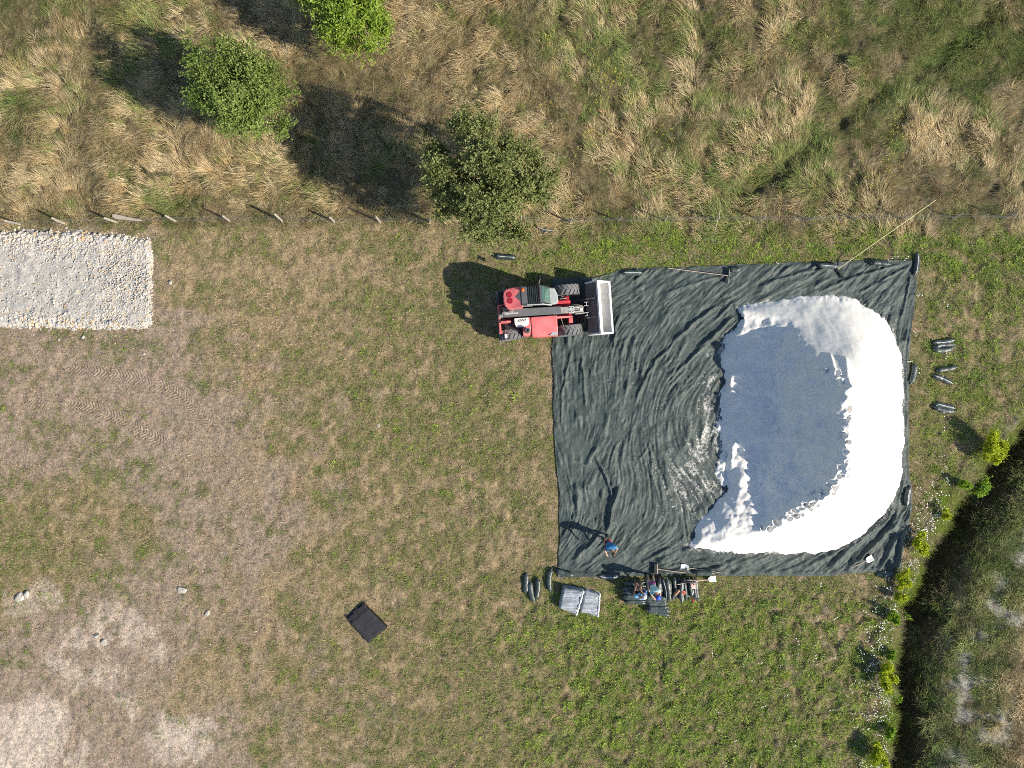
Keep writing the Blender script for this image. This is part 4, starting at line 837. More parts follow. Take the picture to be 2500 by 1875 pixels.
# pipework at the boom foot
for pts_ in ([(-.30,.22,1.62),(-1.05,.24,1.76),(-1.20,.28,1.84),(-1.20,-.02,1.86),(-1.66,-.06,1.86)], [(-1.14,.30,1.84),(-1.14,.02,1.88),(-1.66,-.02,1.90)], [(-1.26,.24,1.83),(-1.26,.02,1.85),(-1.60,.0,1.88)], [(-1.40,.33,1.84),(-1.20,.32,1.84)]):
    P_(MB().tube(pts_, .018, 6), 'hydraulic_pipe', m_pipe, 0, True)
P_(MB().box(-1.64,-1.32,.10,.30,1.55,1.80), 'valve_block', m_blk, .03)
P_(MB().tube([(-1.80,-.12,1.70),(-1.62,-.12,1.70)], .09, 10), 'boom_pin', m_steel, 0, True)
P_(MB().box(-1.55,-.95,-.10,-.03,1.83,1.87), 'hose_guard', m_lgrey, .01)
# cab
P_(MB().prism([(-.98,.62),(.50,.62),(.72,.85),(.70,1.18),(.55,1.34),(-.98,1.34)], .22, 1.03), 'cab_body', m_blk, .03)
cg = P_(MB().prism([(-.72,1.34),(.52,1.34),(.20,2.14),(.05,2.22),(-.72,2.22)], .26, .99), 'cab_glazing', m_glass, .02)
for y in (.25, 1.0):
    MB().tube([(.54,y,1.34),(.22,y,2.14),(.06,y,2.24)], .032, 6).build('pillar', m_blk, cg, smooth=True)
    MB().tube([(-.30,y,1.34),(-.30,y,2.24)], .030, 6).build('pillar', m_blk, cg, smooth=True)
    MB().tube([(-.75,y,2.24),(.08,y,2.24)], .038, 6).build('roof_rail', m_blk, cg, smooth=True)
MB().tube([(.08,.25,2.24),(.08,1.0,2.24)], .035, 6).build('roof_rail', m_blk, cg, smooth=True)
rg = P_(MB().box(-.78,-.52,.20,1.03,2.20,2.27), 'roof_panel', m_grey, .02)
for k in range(7):
    x = -.46+k*.078
    MB().box(x-.020,x+.020,.26,1.0,2.275,2.305).build('guard_bar', m_blk, rg, bevel=.005)
MB().box(-.50,.08,.615,.645,2.262,2.276).build('guard_brace', m_blk, rg)
MB().box(-.02,.10,.24,1.01,2.262,2.30).build('guard_front', m_grey, rg, bevel=.01)
P_(MB().tube([(-.55,.22,2.24),(.12,.21,2.22),(.52,.22,1.50)], .035, 6), 'cab_edge', m_lgrey, 0, True)
P_(MB().prism([(.46,.24),(.80,.26),(.86,.40),(.84,.70),(.72,.98),(.46,1.0)], 1.20, 1.36, 'z'), 'cowl', m_lgrey, .05, True)
P_(MB().tube([(.30,.42,1.55),(.34,.50,1.70),(.36,.60,1.72),(.34,.72,1.62)], .03, 6), 'steering_wheel', mat('blue_rag', (.02,.30,.42), rough=.7), 0, True)
# red rear roof of the cab with two round vents
RP = [(-.74,.12),(-.74,1.03),(-1.05,1.03),(-1.40,.98),(-1.52,.88),(-1.57,.68),(-1.56,.42),(-1.50,.22),(-1.38,.10)]
rr_ = MB(); n = len(RP)
def rz_(x): return 2.24+(x+.74)*.22
V = [(x,y,rz_(x)) for x,y in RP]+[(-.74 if x > -.8 else (x+.02),y,1.55) for x,y in RP]
rr_.add(V, [tuple(range(n)), tuple(range(2*n-1, n-1, -1))]+[(i,n+i,n+(i+1)%n,(i+1)%n) for i in range(n)])
roof = P_(rr_, 'rear_roof', m_red, .05, True)
for (x, y) in ((-1.28,.72),(-1.27,.45)):
    vt = MB(); z = rz_(x)
    M = Matrix.Translation((x,y,z+.004)) @ Matrix.Rotation(-.217, 4, 'Y')
    vt.lathe([(.125,0),(.125,.012),(.11,.018),(.10,.012),(.05,.012),(.045,.022),(.0,.022)], 20, 'z', M)
    for k in range(10):
        a = 2*math.pi*k/10; vt.box(.05,.105,-.008,.008,.012,.022, M @ Matrix.Rotation(a, 4, 'Z'))
    vt.build('round_vent', mat('vent_red', (.50,.03,.05), rough=.45), roof, smooth=True)
MB().add([(-.742,.30,2.246),(-.742,.92,2.246),(-1.04,.60,2.181)], [(0,1,2)]).build('roof_chevron', m_grey, roof)
bc = P_(MB().lathe([(.075,2.27),(.075,2.31),(.06,2.32),(.062,2.40),(.045,2.44),(.0,2.45)], 14, 'z', Matrix.Translation((-.70,.86,0))), 'beacon', m_orange, 0, True)
mi = P_(MB().tube([(.0,1.02,2.10),(.08,1.28,2.02),(.10,1.38,2.0)], .014, 6), 'mirror_arm', m_pipe, 0, True)
MB().box(.08,.13,1.30,1.46,1.78,2.06).build('mirror', m_blk, mi, bevel=.015)
# engine bonnet
hd = P_(MB().prism([(-.24,.62),(-.24,1.50),(-.40,1.52),(-.95,1.42),(-1.12,1.30),(-1.16,1.05),(-1.14,.62)], -.42, .74, 'x'), 'bonnet', m_red, .05, True)
P_(MB().prism([(-.24,.62),(-.24,1.47),(-.40,1.49),(-.90,1.38),(-1.04,1.25),(-1.08,.9),(-1.05,.62)], -.80, -.43, 'x'), 'exhaust_housing', m_red, .04, True)
P_(MB().prism([(-.80,-.22),(-.80,-.70),(-.95,-.82),(-1.55,-.66),(-1.62,-.52),(-1.55,-.42),(-1.20,-.22)], .70, 1.20, 'z'), 'rear_side_cover', m_blk, .04, True)
gr = P_(MB().prism([(-1.15,-.25),(-.52,-.25),(-.52,-.56),(-.72,-.66),(-1.08,-.64),(-1.14,-.5)], 1.30, 1.515, 'z'), 'intake_grille', m_white, .025)
for k in range(5):
    x = -.95+k*.075; MB().box(-.07,.07,-.009,.009,1.512,1.525, Matrix.Translation((x,-.36,0)) @ Matrix.Rotation(.9, 4, 'Z')).build('slot', m_blk, gr)
P_(MB().lathe([(.115,1.30),(.115,1.75),(.10,1.78),(.055,1.78),(.05,1.70),(.0,1.70)], 16, 'z', Matrix.Translation((-.60,-.84,0))), 'exhaust_stack', m_grey, 0, True)
P_(MB().prism([(.36,-1.10),(.74,-.72),(.74,-1.02),(.66,-1.13)], 1.30, 1.405, 'z'), 'step_plate', m_lgrey, .01)
P_(MB().tube([(.92,-.30,1.18),(1.02,-.75,1.25),(1.04,-.95,1.30)], .016, 6), 'mirror_arm', m_steel, 0, True)
P_(MB().box(.98,1.06,-1.12,-.94,1.16,1.40), 'mirror', m_blk, .015)
P_(MB().box(-1.62,-1.50,-1.08,-.90,1.15,1.34), 'tail_light', m_white, .015)
P_(MB().tube([(-1.56,-.70,1.15),(-1.56,-.98,1.22)], .014, 6), 'tail_light_arm', m_pipe, 0, True)
P_(MB().tube([(.80,.55,.9),(.95,.50,1.05),(1.25,.52,1.02),(1.30,.70,.8)], .018, 6), 'hydraulic_hose', m_pipe, 0, True)
# bucket, rolled back
prof_o = [(2.62,1.30),(2.14,.82),(2.20,.56),(2.46,.38),(2.84,.34),(3.24,.74)]
prof_i = [(2.66,1.27),(2.28,.80),(2.30,.62),(2.50,.46),(2.80,.42),(3.19,.77)]
sh = MB(); no = len(prof_o)
V = [(x,y,z) for y in (-1.16,1.16) for x,z in prof_o]; sh.add(V, [(i,i+1,no+i+1,no+i) for i in range(no-1)])
bucket = sh.build('bucket', m_buckout, tele)
s2 = MB(); V = [(x,y,z) for y in (-1.13,1.13) for x,z in prof_i]; s2.add(V, [(i,i+1,no+i+1,no+i) for i in range(no-1)])
s2.build('bucket_lining', m_buckin, bucket)
for y0, y1 in ((-1.185,-1.12),(1.12,1.185)):
    MB().prism([(2.63,1.32),(2.13,.82),(2.19,.55),(2.45,.36),(2.85,.32),(3.26,.75)], y0, y1).build('side_plate', m_buckin, bucket, bevel=.006)
MB().prism([(2.57,1.27),(2.63,1.325),(2.76,1.245),(2.69,1.20)], -1.18, 1.18).build('top_lip', m_white, bucket, bevel=.006)
MB().prism([(3.10,.67),(3.20,.79),(3.29,.77),(3.16,.62)], -1.18, 1.18).build('cutting_edge', m_white, bucket, bevel=.006)
for y in (-.42,.42):
    MB().prism([(1.92,.40),(2.10,.98),(2.50,1.235),(2.30,.90),(2.14,.50)], y-.02, y+.02).build('bucket_rib', m_steel, bucket)
for y in (-.25,.21):
    MB().box(2.02,2.22,y-.09,y-.065,.55,1.0).box(2.02,2.22,y+.065,y+.09,.55,1.0).box(2.11,2.14,y-.07,y+.07,.6,.98).build('hitch', m_lgrey, bucket)
P_(MB().box(1.98,2.14,-.48,.44,.45,.62), 'carriage', m_blk, .02)

# ------------------------------------------------------------------ gravel bags
m_bag, N, L, b = newmat('woven_bag'); tc = N.new('ShaderNodeTexCoord'); nz = N.new('ShaderNodeTexNoise'); nz.inputs['Scale'].default_value = 9; nz.inputs['Detail'].default_value = 5
L.new(tc.outputs['Object'], nz.inputs['Vector']); oi = N.new('ShaderNodeObjectInfo'); ad = N.new('ShaderNodeMath'); ad.operation = 'ADD'; L.new(nz.outputs['Fac'], ad.inputs[0]); L.new(oi.outputs['Random'], ad.inputs[1])
mr = N.new('ShaderNodeMapRange'); mr.inputs[1].default_value = .3; mr.inputs[2].default_value = 1.7; L.new(ad.outputs[0], mr.inputs[0])
mx = N.new('ShaderNodeMix'); mx.data_type = 'RGBA'; mx.inputs[6].default_value = (.026,.040,.040,1); mx.inputs[7].default_value = (.070,.092,.092,1); L.new(mr.outputs[0], mx.inputs[0]); L.new(mx.outputs[2], b.inputs['Base Color'])
b.inputs['Roughness'].default_value = .42; b.inputs['Specular IOR Level'].default_value = .6
bp = N.new('ShaderNodeBump'); bp.inputs['Distance'].default_value = .02; L.new(nz.outputs['Fac'], bp.inputs['Height']); L.new(bp.outputs[0], b.inputs['Normal'])
m_glint = mat('painted_glint', (.60,.61,.60), rough=.5)  # pale colour standing in for the sun's highlight on a bag
def bag_mesh(seed, bend):
    r = np.random.default_rng(seed); ns, nr = 22, 12; V = []
    for i in range(ns+1):
        t = i/ns; x = (t-.5)*1.0
        e = min(t, 1-t)
        if e < .06: rad = .030+.028*(1-e/.06)
        elif e < .14: rad = .030+(.115-.030)*math.sin((e-.06)/.08*math.pi/2)
        else: rad = .115
        rad *= 1+.10*float(vn(np.array([t*6+seed]), np.array([0.3]), seed)[0]) if e >= .1 else 1
        for k in range(nr):
            a = 2*math.pi*k/nr; w = 1+.10*float(vn(np.array([t*9+seed]), np.array([k*.9]), seed+3)[0])
            y = math.cos(a)*rad*1.12*w; z = math.sin(a)*rad*.80*w
            V.append((x, y+bend*(t-.5)**2*4-bend*.5, max(z, -.07)+.07))
    F = [(i*nr+k, i*nr+(k+1) % nr, (i+1)*nr+(k+1) % nr, (i+1)*nr+k) for i in range(ns) for k in range(nr)]+[tuple(range(nr-1,-1,-1)), tuple(ns*nr+k for k in range(nr))]
    me = bpy.data.meshes.new('gravel_bag'); me.from_pydata(V, [], F); me.polygons.foreach_set('use_smooth', [True]*len(me.polygons)); me.materials.append(m_bag)
    sv = []  # thin strip along the bag top, a highlight put into colour
    for i in range(2, ns-1):
        sv.append(Vector(V[i*nr+3])+Vector((0, .012, .004))); sv.append(Vector(V[i*nr+3])+Vector((0, -.012, .004)))
    sf = [(2*i, 2*i+1, 2*i+3, 2*i+2) for i in range(len(sv)//2-1)]
    sm = bpy.data.meshes.new('line'); sm.from_pydata([tuple(q) for q in sv], [], sf); sm.materials.append(m_glint)
    return me, sm
BAGS = [bag_mesh(i, bd) for i, bd in enumerate((0, .05, -.06, .10, .02, -.03))]
def surf(x, y):
    """height of what lies on the ground there: the sheet or the turf"""
    z = G0(x, y)
    if inpoly(np.array([x]), np.array([y]), TARP_POLY)[0]:
        i = np.argmin((tx-x)**2+(ty-y)**2); z = max(z, float(TZ[i]))
    return z
nb = [0]; jr = np.random.default_rng(21)
def bag(p0, p1, label, group=None, z=None, line=False, shape=None, wid=1.0, roll=0.0, zpx=0.0):
    if z is not None:        # stacked by hand: none quite straight, none quite alike
        p0 = (p0[0]+jr.normal()*2.0, p0[1]+jr.normal()*2.0); p1 = (p1[0]+jr.normal()*2.4, p1[1]+jr.normal()*2.4); z = max(0, z+jr.normal()*.025); wid *= jr.uniform(.85, 1.15); shape = int(jr.integers(6)); roll += jr.normal()*.12; line = line or jr.random() < .25
    (x0, y0), (x1, y1) = W(*p0, zpx), W(*p1, zpx); i = nb[0]; nb[0] += 1
    me, sm = BAGS[(i if shape is None else shape) % 6]; o = put(bpy.data.objects.new('gravel_bag', me))
    cx, cy = (x0+x1)/2, (y0+y1)/2; Lb = math.hypot(x1-x0, y1-y0)
    o.location = (cx, cy, (surf(cx, cy) if z is None else G0(cx, cy)+z)); o.rotation_euler = (roll, 0, math.atan2(y1-y0, x1-x0)); o.scale = (Lb, wid, 1.0)
    if line: put(bpy.data.objects.new('line', sm), o)  # adds the painted highlight strip
    tag(o, label, 'bag', group); return o
GL = 'dark green gravel bags lying singly'
bag((1285,1398),(1283,1448),'green gravel bag, first on the outside of the four near the plastic bundles',GL)
bag((1293,1418),(1302,1470),'green gravel bag, lowest of the four near the plastic bundles',GL)
bag((1313,1408),(1309,1462),'green gravel bag, third of the four near the plastic bundles',GL)
bag((1344,1386),(1341,1444),'green gravel bag standing apart from the other three, nearest the sheet corner',GL)
bag((1356,1391),(1400,1404),'green bag lying on the lower corner of the sheet by the four loose bags',GL)
bag((1459,1405),(1511,1406),'dark bag with a painted white highlight seam on the sheet hem above the bundles',GL,line=True,shape=1)
bag((1692,1396),(1741,1397),'green bag on the sheet hem under the shovel handle',GL)
bag((2275,838),(2329,831),'green bag, upper one of three lying together in the grass past the heap',GL,line=True)
bag((2276,846),(2329,840),'green bag, middle one of three lying together in the grass past the heap',GL)
bag((2275,855),(2327,850),'green bag, lower one of three lying together in the grass past the heap',GL)
bag((2283,905),(2334,896),'single green bag lying level in the grass, over the slanting one',GL)
bag((2275,915),(2325,936),'slanting green bag with a painted pale highlight seam in the grass',GL,line=True,shape=5)
bag((2281,985),(2331,997),'upper of two green bags lying side by side nearest the ditch',GL,line=True,shape=0)
bag((2278,994),(2329,1006),'lower of two green bags lying side by side nearest the ditch',GL)
bag((2233,887),(2223,938),'dark bag leaning along the outer edge of the sheet beside the heap',GL)
bag((2236,617),(2231,673),'dark bag lying on the upper outer corner of the sheet',GL,line=True,shape=2)
bag((1992,649),(2040,653),'dark bag with a painted pale highlight seam on the sheet beside the yellow-handled scraper',GL,line=True,shape=0)
bag((2120,642),(2168,646),'dark bag on the upper hem between the scraper and the corner bag',GL)
bag((1518,667),(1567,667),'dark bag with a painted white highlight seam on the upper hem near the bucket',GL,line=True,shape=0)
bag((1781,659),(1806,658),'short dark bag on the upper hem touching the rake head',GL)
bag((1307,555),(1356,565),'bowed green bag with a painted white highlight seam in the dry grass beside the tree',GL,line=True,shape=3)
bag((1208,626),(1260,630),'green bag in the grass above the red cab roof',GL,line=True,shape=4)
bag((2217,1186),(2209,1236),'bag held in a fold of the sheet at the bend beside the heap',GL,line=True,shape=1)
bag((2138,1401),(2183,1400),'dark bag at the lower outer corner of the sheet by the ditch',GL)
GS = 'gravel bags stacked where people work'
nth = ['first','second','third','fourth','fifth','sixth','seventh','eighth','ninth','tenth','eleventh']
for k in range(11):                                    # upright row, two layers
    a = 1612+k*9.2; sk = 5*math.sin(k*1.7)
    bag((a-4+sk*.3,1412+2*math.cos(k*2.1)),(a+3+sk,1466+3*math.sin(k*1.3)), f'{nth[k]} bag of the upright row, counted from the two people outward', GS, z=.16+.05*math.sin(k*2.3)+(.10 if k in (2,6,7) else 0), zpx=.3, wid=.82, roll=.08*math.sin(k))
for k in range(6):
    a = 1618+k*15; bag((a,1414),(a+2,1464), f'{nth[k]} bag of the hidden layer under the upright row', GS, z=0.0)
for k in range(7):                                     # stack the seated person uses
    c = 1426+k*7.0; bag((1521+2*math.sin(k*2.2),c+1),(1577+2*math.cos(k*1.9),c+2*math.sin(k)), f'{nth[k]} bag from the sheet in the stack under the seated person', GS, z=.14+.03*math.sin(k*2), zpx=.25, wid=.85, shape=k)
for k in range(4):
    c = 1429+k*12; bag((1522,c),(1578,c), f'{nth[k]} bag of the hidden layer under the seated person', GS, z=0.0)
for k in range(6):                                     # heap nearest the open grass
    c = 1458+k*7.6; bag((1573+2*k*.6,c+1.5*math.sin(k)),(1630+k*1.3,c+3+2*math.cos(k*1.4)), f'{nth[k]} bag of the level heap in front of the capped person', GS, z=max(.22-.045*k, 0), zpx=.2, wid=.9, shape=k+3)
for k in range(4):                                     # dark bags between the people
    a = 1583+k*7.5; bag((a,1404+k),(a+2,1450), f'{nth[k]} of the dark bags lying between the two people and the upright row', GS, z=.02+.04*(k % 2))

# ------------------------------------------------------------------ small things on the bags
def at_px(px, py, z): x, y = W(px, py, z); return x, y, G0(x, y)+z
m_orng = mat('orange_tape', (.80,.16,.05), rough=.5)
x, y, z = at_px(1669, 1447, .40); tb = MB()
tb.lathe([(.045,0),(.085,0),(.09,.01),(.09,.05),(.085,.06),(.045,.06),(.04,.05),(.04,.01),(.045,0)], 20, 'z')
o = tb.build('tape_roll', m_orng, smooth=True); o.location = (x, y, z-.02); tag(o, 'orange ring of tape lying on the upright row of bags', 'tape roll')
MB().lathe([(.038,.004),(.042,.004),(.042,.056),(.038,.056),(.038,.004)], 16, 'z').build('core', m_white, o)
def bottle(px, py, z, r, h, mats, label, name, rx=0.0, rz=0.0):
    x, y, zz = at_px(px, py, z)
    o = MB().lathe([(r*.9,0),(r,.02),(r,h*.62),(r*.85,h*.72),(r*.38,h*.84),(r*.38,h*.9)], 14, 'z').build(name, mats[0], smooth=True)
    c = MB().lathe([(r*.44,h*.9),(r*.44,h),(r*.38,h*1.01)], 10, 'z').build('cap', mats[1], o, smooth=True)
    o.location = (x, y, zz); o.rotation_euler = (rx, 0, rz); tag(o, label, 'bottle'); return o
m_blue = mat('blue_plastic', (.05,.12,.42), rough=.35); m_pink = mat('pinkish_plastic', (.75,.55,.50), rough=.4); m_redp = mat('red_plastic', (.55,.04,.03), rough=.4)
bottle(1575, 1441, .30, .05, .24, (m_blue, m_white), 'blue drinking bottle lying between the seated and the standing person', 'bottle', 1.4, .3)
bottle(1690, 1452, .42, .035, .22, (m_white, m_white), 'white narrow bottle lying on the upright row of bags', 'bottle', 1.45, 3.0)
x, y, z = at_px(1690, 1429, .40); cn = MB(); cn.box(-.10,.10,-.13,.13,-.02,.16)
o = cn.build('canister', m_pink, bevel=.03); o.location = (x, y, z); o.rotation_euler = (0, 0, .1); tag(o, 'pinkish white canister on the far end of the upright bags', 'canister')
MB().lathe([(.03,.155),(.03,.19)], 10, 'z', Matrix.Translation((.05,.07,0))).build('cap', m_redp, o); MB().tube([(-.05,-.06,.15),(-.05,-.02,.21),(-.05,.05,.21),(-.05,.08,.15)], .012, 6).build('handle', m_pink, o, smooth=True)
x, y, z = at_px(1691, 1463, .22); o = MB().lathe([(.045,0),(.06,.10),(.055,.10),(.04,.01)], 14, 'z').build('cup', m_redp, smooth=True); o.location = (x, y, z); o.rotation_euler = (1.2, .2, 0); tag(o, 'red cup at the foot of the upright bags', 'cup')
m_tan = mat('tan_leather', (.42,.24,.15), rough=.6); m_dgrey = mat('dark_grey_fabric', (.10,.105,.11), rough=.8)
x, y, z = at_px(1646, 1455, .38); bo = MB()
bo.tube([(0,0,.02),(.03,.03,.04),(.14,.19,.10),(.20,.27,.13),(.215,.29,.135)], [.05,.075,.07,.062,.04], 12)
o = bo.build('boot', m_tan, smooth=True); o.location = (x, y, z); tag(o, 'tan and dark grey boot lying across the upright bags', 'boot')
MB().tube([(-.05,-.20,.02),(-.05,-.10,.04),(-.02,-.02,.05),(.035,.035,.05)], [.03,.065,.075,.065], 12).build('upper', m_dgrey, o, smooth=True)

# ------------------------------------------------------------------ tools
m_ash = mat('ash_handle', (.60,.46,.36), rough=.6, var=.15); m_yel = mat('yellow_handle', (.66,.60,.30), rough=.5); m_scoop = mat('white_scoop', (.78,.80,.82), rough=.35, var=.04)
def shaft(o, a, b_, r, m): return MB().tube([a, (Vector(a)+Vector(b_))/2, b_], r*.85, 8).build('handle', m, o, smooth=True)
def local(o, px, py, z): x, y = W(px, py, z); return (x-o.location.x, y-o.location.y, G0(x, y)+z-o.location.z)
def shovel(b0, h1, zb_, zh, label, name='shovel', m=None, size=.36):
    x, y = W(*b0, zb_); o = empty(name, (x, y, surf(x, y)+zb_))
    e = local(o, *h1, zh); e = (e[0], e[1], surf(o.location.x+e[0], o.location.y+e[1])+zh-o.location.z)
    d = Vector((e[0], e[1], 0)).normalized(); s_ = Vector((-d.y, d.x, 0)); V = []; nn = 9
    for i in range(nn):
        t = i/(nn-1)-.55; row = []
        for j in range(7):
            w = (j/6-.5); half = size*.42*(1.0 if t > -.45 else 1.0)*(1-.45*max(0, t-.15)/.3)
            p = d*(t*size)+s_*(w*2*half*.9); zc_ = .05*(abs(w)*2)**2+.05*max(0, t)**1.5*2+.02; V.append((p.x, p.y, zc_))
    F = [(i*7+j, (i+1)*7+j, (i+1)*7+j+1, i*7+j+1) for i in range(nn-1) for j in range(6)]
    bl = mesh_np('blade', V, F, m or m_scoop, parent=o); sd = bl.modifiers.new('thick', 'SOLIDIFY'); sd.thickness = .006
    shaft(o, tuple(d*size*.25+Vector((0,0,.05))), e, .019, m_ash); MB().tube([tuple(d*size*.2+Vector((0,0,.045))), tuple(d*size*.55+Vector((0,0,.07)))], [.03,.022], 8).build('socket', m_scoop, o, smooth=True)
    tag(o, label, 'shovel', 'shovels left around the sheet'); return o
shovel((1671,1384),(1762,1397),.03,.05,'white shovel lying on the sheet hem, blade towards the push broom')
shovel((1737,1413),(1654,1427),.10,.48,'white shovel laid across the upright bags, handle crossing the canister')
shovel((2119,1364),(2040,1406),.05,.03,'white shovel on the sheet corner folds nearest the ditch')
shovel((1741,582),(1759,512),.03,1.0,'pale shovel leaning on the wire fence', size=.30, m=m_steel)
x, y = W(1676, 1416, .35); o = empty('loose_pole', (x, y, G0(x, y)+.38)); e = local(o, 1733, 1416, .38); MB().tube([(0,0,0),(e[0]*.5,e[1]*.5,.005),(e[0],e[1],0)], .018, 8).build('pole', m_ash, o, smooth=True); tag(o, 'pale pole beside the white shovel on the upright bags', 'pole')
def headed(name, c, span, h1, zh, label, cat, m_head, m_sh, thick, tall, teeth=0, line=None):
    (xa, ya), (xb, yb) = W(*span[0], .06), W(*span[1], .06); cx, cy = (xa+xb)/2, (ya+yb)/2; o = empty(name, (cx, cy, surf(cx, cy)+.02))
    L2 = math.hypot(xb-xa, yb-ya)/2; R_ = Matrix.Rotation(math.atan2(yb-ya, xb-xa), 4, 'Z')
    MB().box(-L2, L2, -thick/2, thick/2, .03, tall, R_).build('head', m_head, o, bevel=.008)
    if line: MB().box(-L2, L2, thick/2+.002, thick/2+.03, .04, tall+.01, R_).build('head_block', line, o, bevel=.006)
    for k in range(teeth):
        t = -L2+.03+(2*L2-.06)*k/(teeth-1); MB().box(t-.006, t+.006, -.012, .012, -.05, .03, R_).build('tooth', m_head, o)
    e = local(o, *h1, zh); e = (e[0], e[1], surf(o.location.x+e[0], o.location.y+e[1])+zh-o.location.z)
    shaft(o, (0, 0, tall*.8), e, .018, m_sh); tag(o, label, cat); return o
headed('rake', None, ((1779,657),(1775,692)), (1631,655), .05, 'wide rake with a thin pale handle on the upper part of the sheet', 'rake', m_steel, m_ash, .03, .16, 14)
headed('scraper', None, ((2026,637),(2059,680)), (2287,487), 1.15, 'wide black scraper with a very long yellow handle propped over the fence', 'scraper', m_blk, m_yel, .08, .09)
headed('push_broom', None, ((1599,1376),(1599,1399)), (1672,1397), .06, 'push broom with dark bristles lying by the standing person feet', 'broom', m_blk, m_ash, .13, .12, 0, m_ash)

# ------------------------------------------------------------------ folded black net and plastic bundles
m_net = mat('black_net', (.028,.028,.034), rough=.75, var=.35, scale=18, bump=.012, bscale=26, spec=.4)
def quad_slab(name, corners, z0, z1, m, parent=None, seed=1, amp=.012, n=26, round_=.05, label=None, streak=0.0, origin=None):
    C4 = [np.array(q) for q in corners]; r = np.random.default_rng(seed); V = []
    for i in range(n+1):
        for j in range(n+1):
            u_, v_ = i/n, j/n; p = C4[0]*(1-u_)*(1-v_)+C4[1]*u_*(1-v_)+C4[2]*u_*v_+C4[3]*(1-u_)*v_
            e = min(u_, 1-u_, v_, 1-v_)*2; V.append((p[0], p[1], e, u_, v_))
    V = np.array(V); x_, y_ = V[:, 0], V[:, 1]
    zz = z0+(z1-z0)*(1-np.clip(1-V[:, 2]/round_/2, 0, 1)**2.5)+amp*fbm(x_/.22, y_/.22, seed, 4)+amp*streak*vn(V[:, 3]*3, V[:, 4]*26, seed+2)+amp*streak*.6*vn(V[:, 3]*2+V[:, 4]*8, V[:, 4]*14-V[:, 3]*3, seed+4)
    xw = x_+.02*fbm(x_/.2, y_/.2, seed+5, 2); yw = y_+.02*fbm(x_/.2, y_/.2, seed+6, 2)
    top_ = np.stack([xw, yw, zz], 1); N1 = n+1
    ring = [i*N1 for i in range(N1)]+[n*N1+j for j in range(1, N1)]+[i*N1+n for i in range(n-1, -1, -1)]+[j for j in range(n-1, 0, -1)]
    botv = top_[ring].copy(); botv[:, 2] = z0-.04; Vv = np.vstack([top_, botv]); F = gridfaces(N1, N1).tolist(); b0 = len(top_); m_ = len(ring)
    F += [(ring[k], ring[(k+1) % m_], b0+(k+1) % m_, b0+k) for k in range(m_)]
    Vv = Vv-np.array(origin if origin is not None else (0, 0, 0)); return mesh_np(name, Vv, np.array(F), m, parent=parent)
nc = [W(844,1505,.1), W(885,1468,.1), W(945,1531,.15), W(900,1570,.15)]
cx, cy = np.mean(nc, axis=0); zg = G0(cx, cy); net = empty('folded_net', (cx, cy, zg)); tag(net, 'black folded net lying in the mown grass', 'net')
def lerp4(a0, a1): # cut the outline along its long side
    A, B, C, D = [np.array(q) for q in nc]; return [A*(1-a0)+D*a0, B*(1-a0)+C*a0, B*(1-a1)+C*a1, A*(1-a1)+D*a1]
org = (cx, cy, zg)
for k, (a0, a1, z0, z1) in enumerate([(0,.985,.0,.07),(.05,1.0,.07,.13),(.09,.99,.13,.19),(.22,1.0,.19,.25)]):
    quad_slab('folded_layer', lerp4(a0, a1), zg+z0, zg+z1, m_net, net, 500+k, .012, 24, .04, origin=org)
m_film, N, L, b = newmat('clear_film'); tc = N.new('ShaderNodeTexCoord'); mp = N.new('ShaderNodeMapping'); mp.inputs['Scale'].default_value = (.5, 4.0, 1); mp.inputs['Rotation'].default_value = (0, 0, .2)
nz = N.new('ShaderNodeTexNoise'); nz.inputs['Scale'].default_value = 2.2; nz.inputs['Detail'].default_value = 6; nz.inputs['Roughness'].default_value = .7; nz.inputs['Distortion'].default_value = .8
L.new(tc.outputs['Object'], mp.inputs[0]); L.new(mp.outputs[0], nz.inputs['Vector']); cr = N.new('ShaderNodeValToRGB'); cr.color_ramp.elements[0].position = .40; cr.color_ramp.elements[0].color = (.19,.225,.27,1); cr.color_ramp.elements[1].position = .78; cr.color_ramp.elements[1].color = (.62,.64,.67,1)  # pale streaks in the colour stand in for light reflected by creases
L.new(nz.outputs['Fac'], cr.inputs[0]); L.new(cr.outputs[0], b.inputs['Base Color']); b.inputs['Roughness'].default_value = .35; b.inputs['Specular IOR Level'].default_value = .5
bp = N.new('ShaderNodeBump'); bp.inputs['Distance'].default_value = .012; L.new(nz.outputs['Fac'], bp.inputs['Height']); L.new(bp.outputs[0], b.inputs['Normal'])
m_filmw = mat('white_film', (.80,.81,.83), rough=.3, var=.1, scale=12, bump=.02, bscale=16)
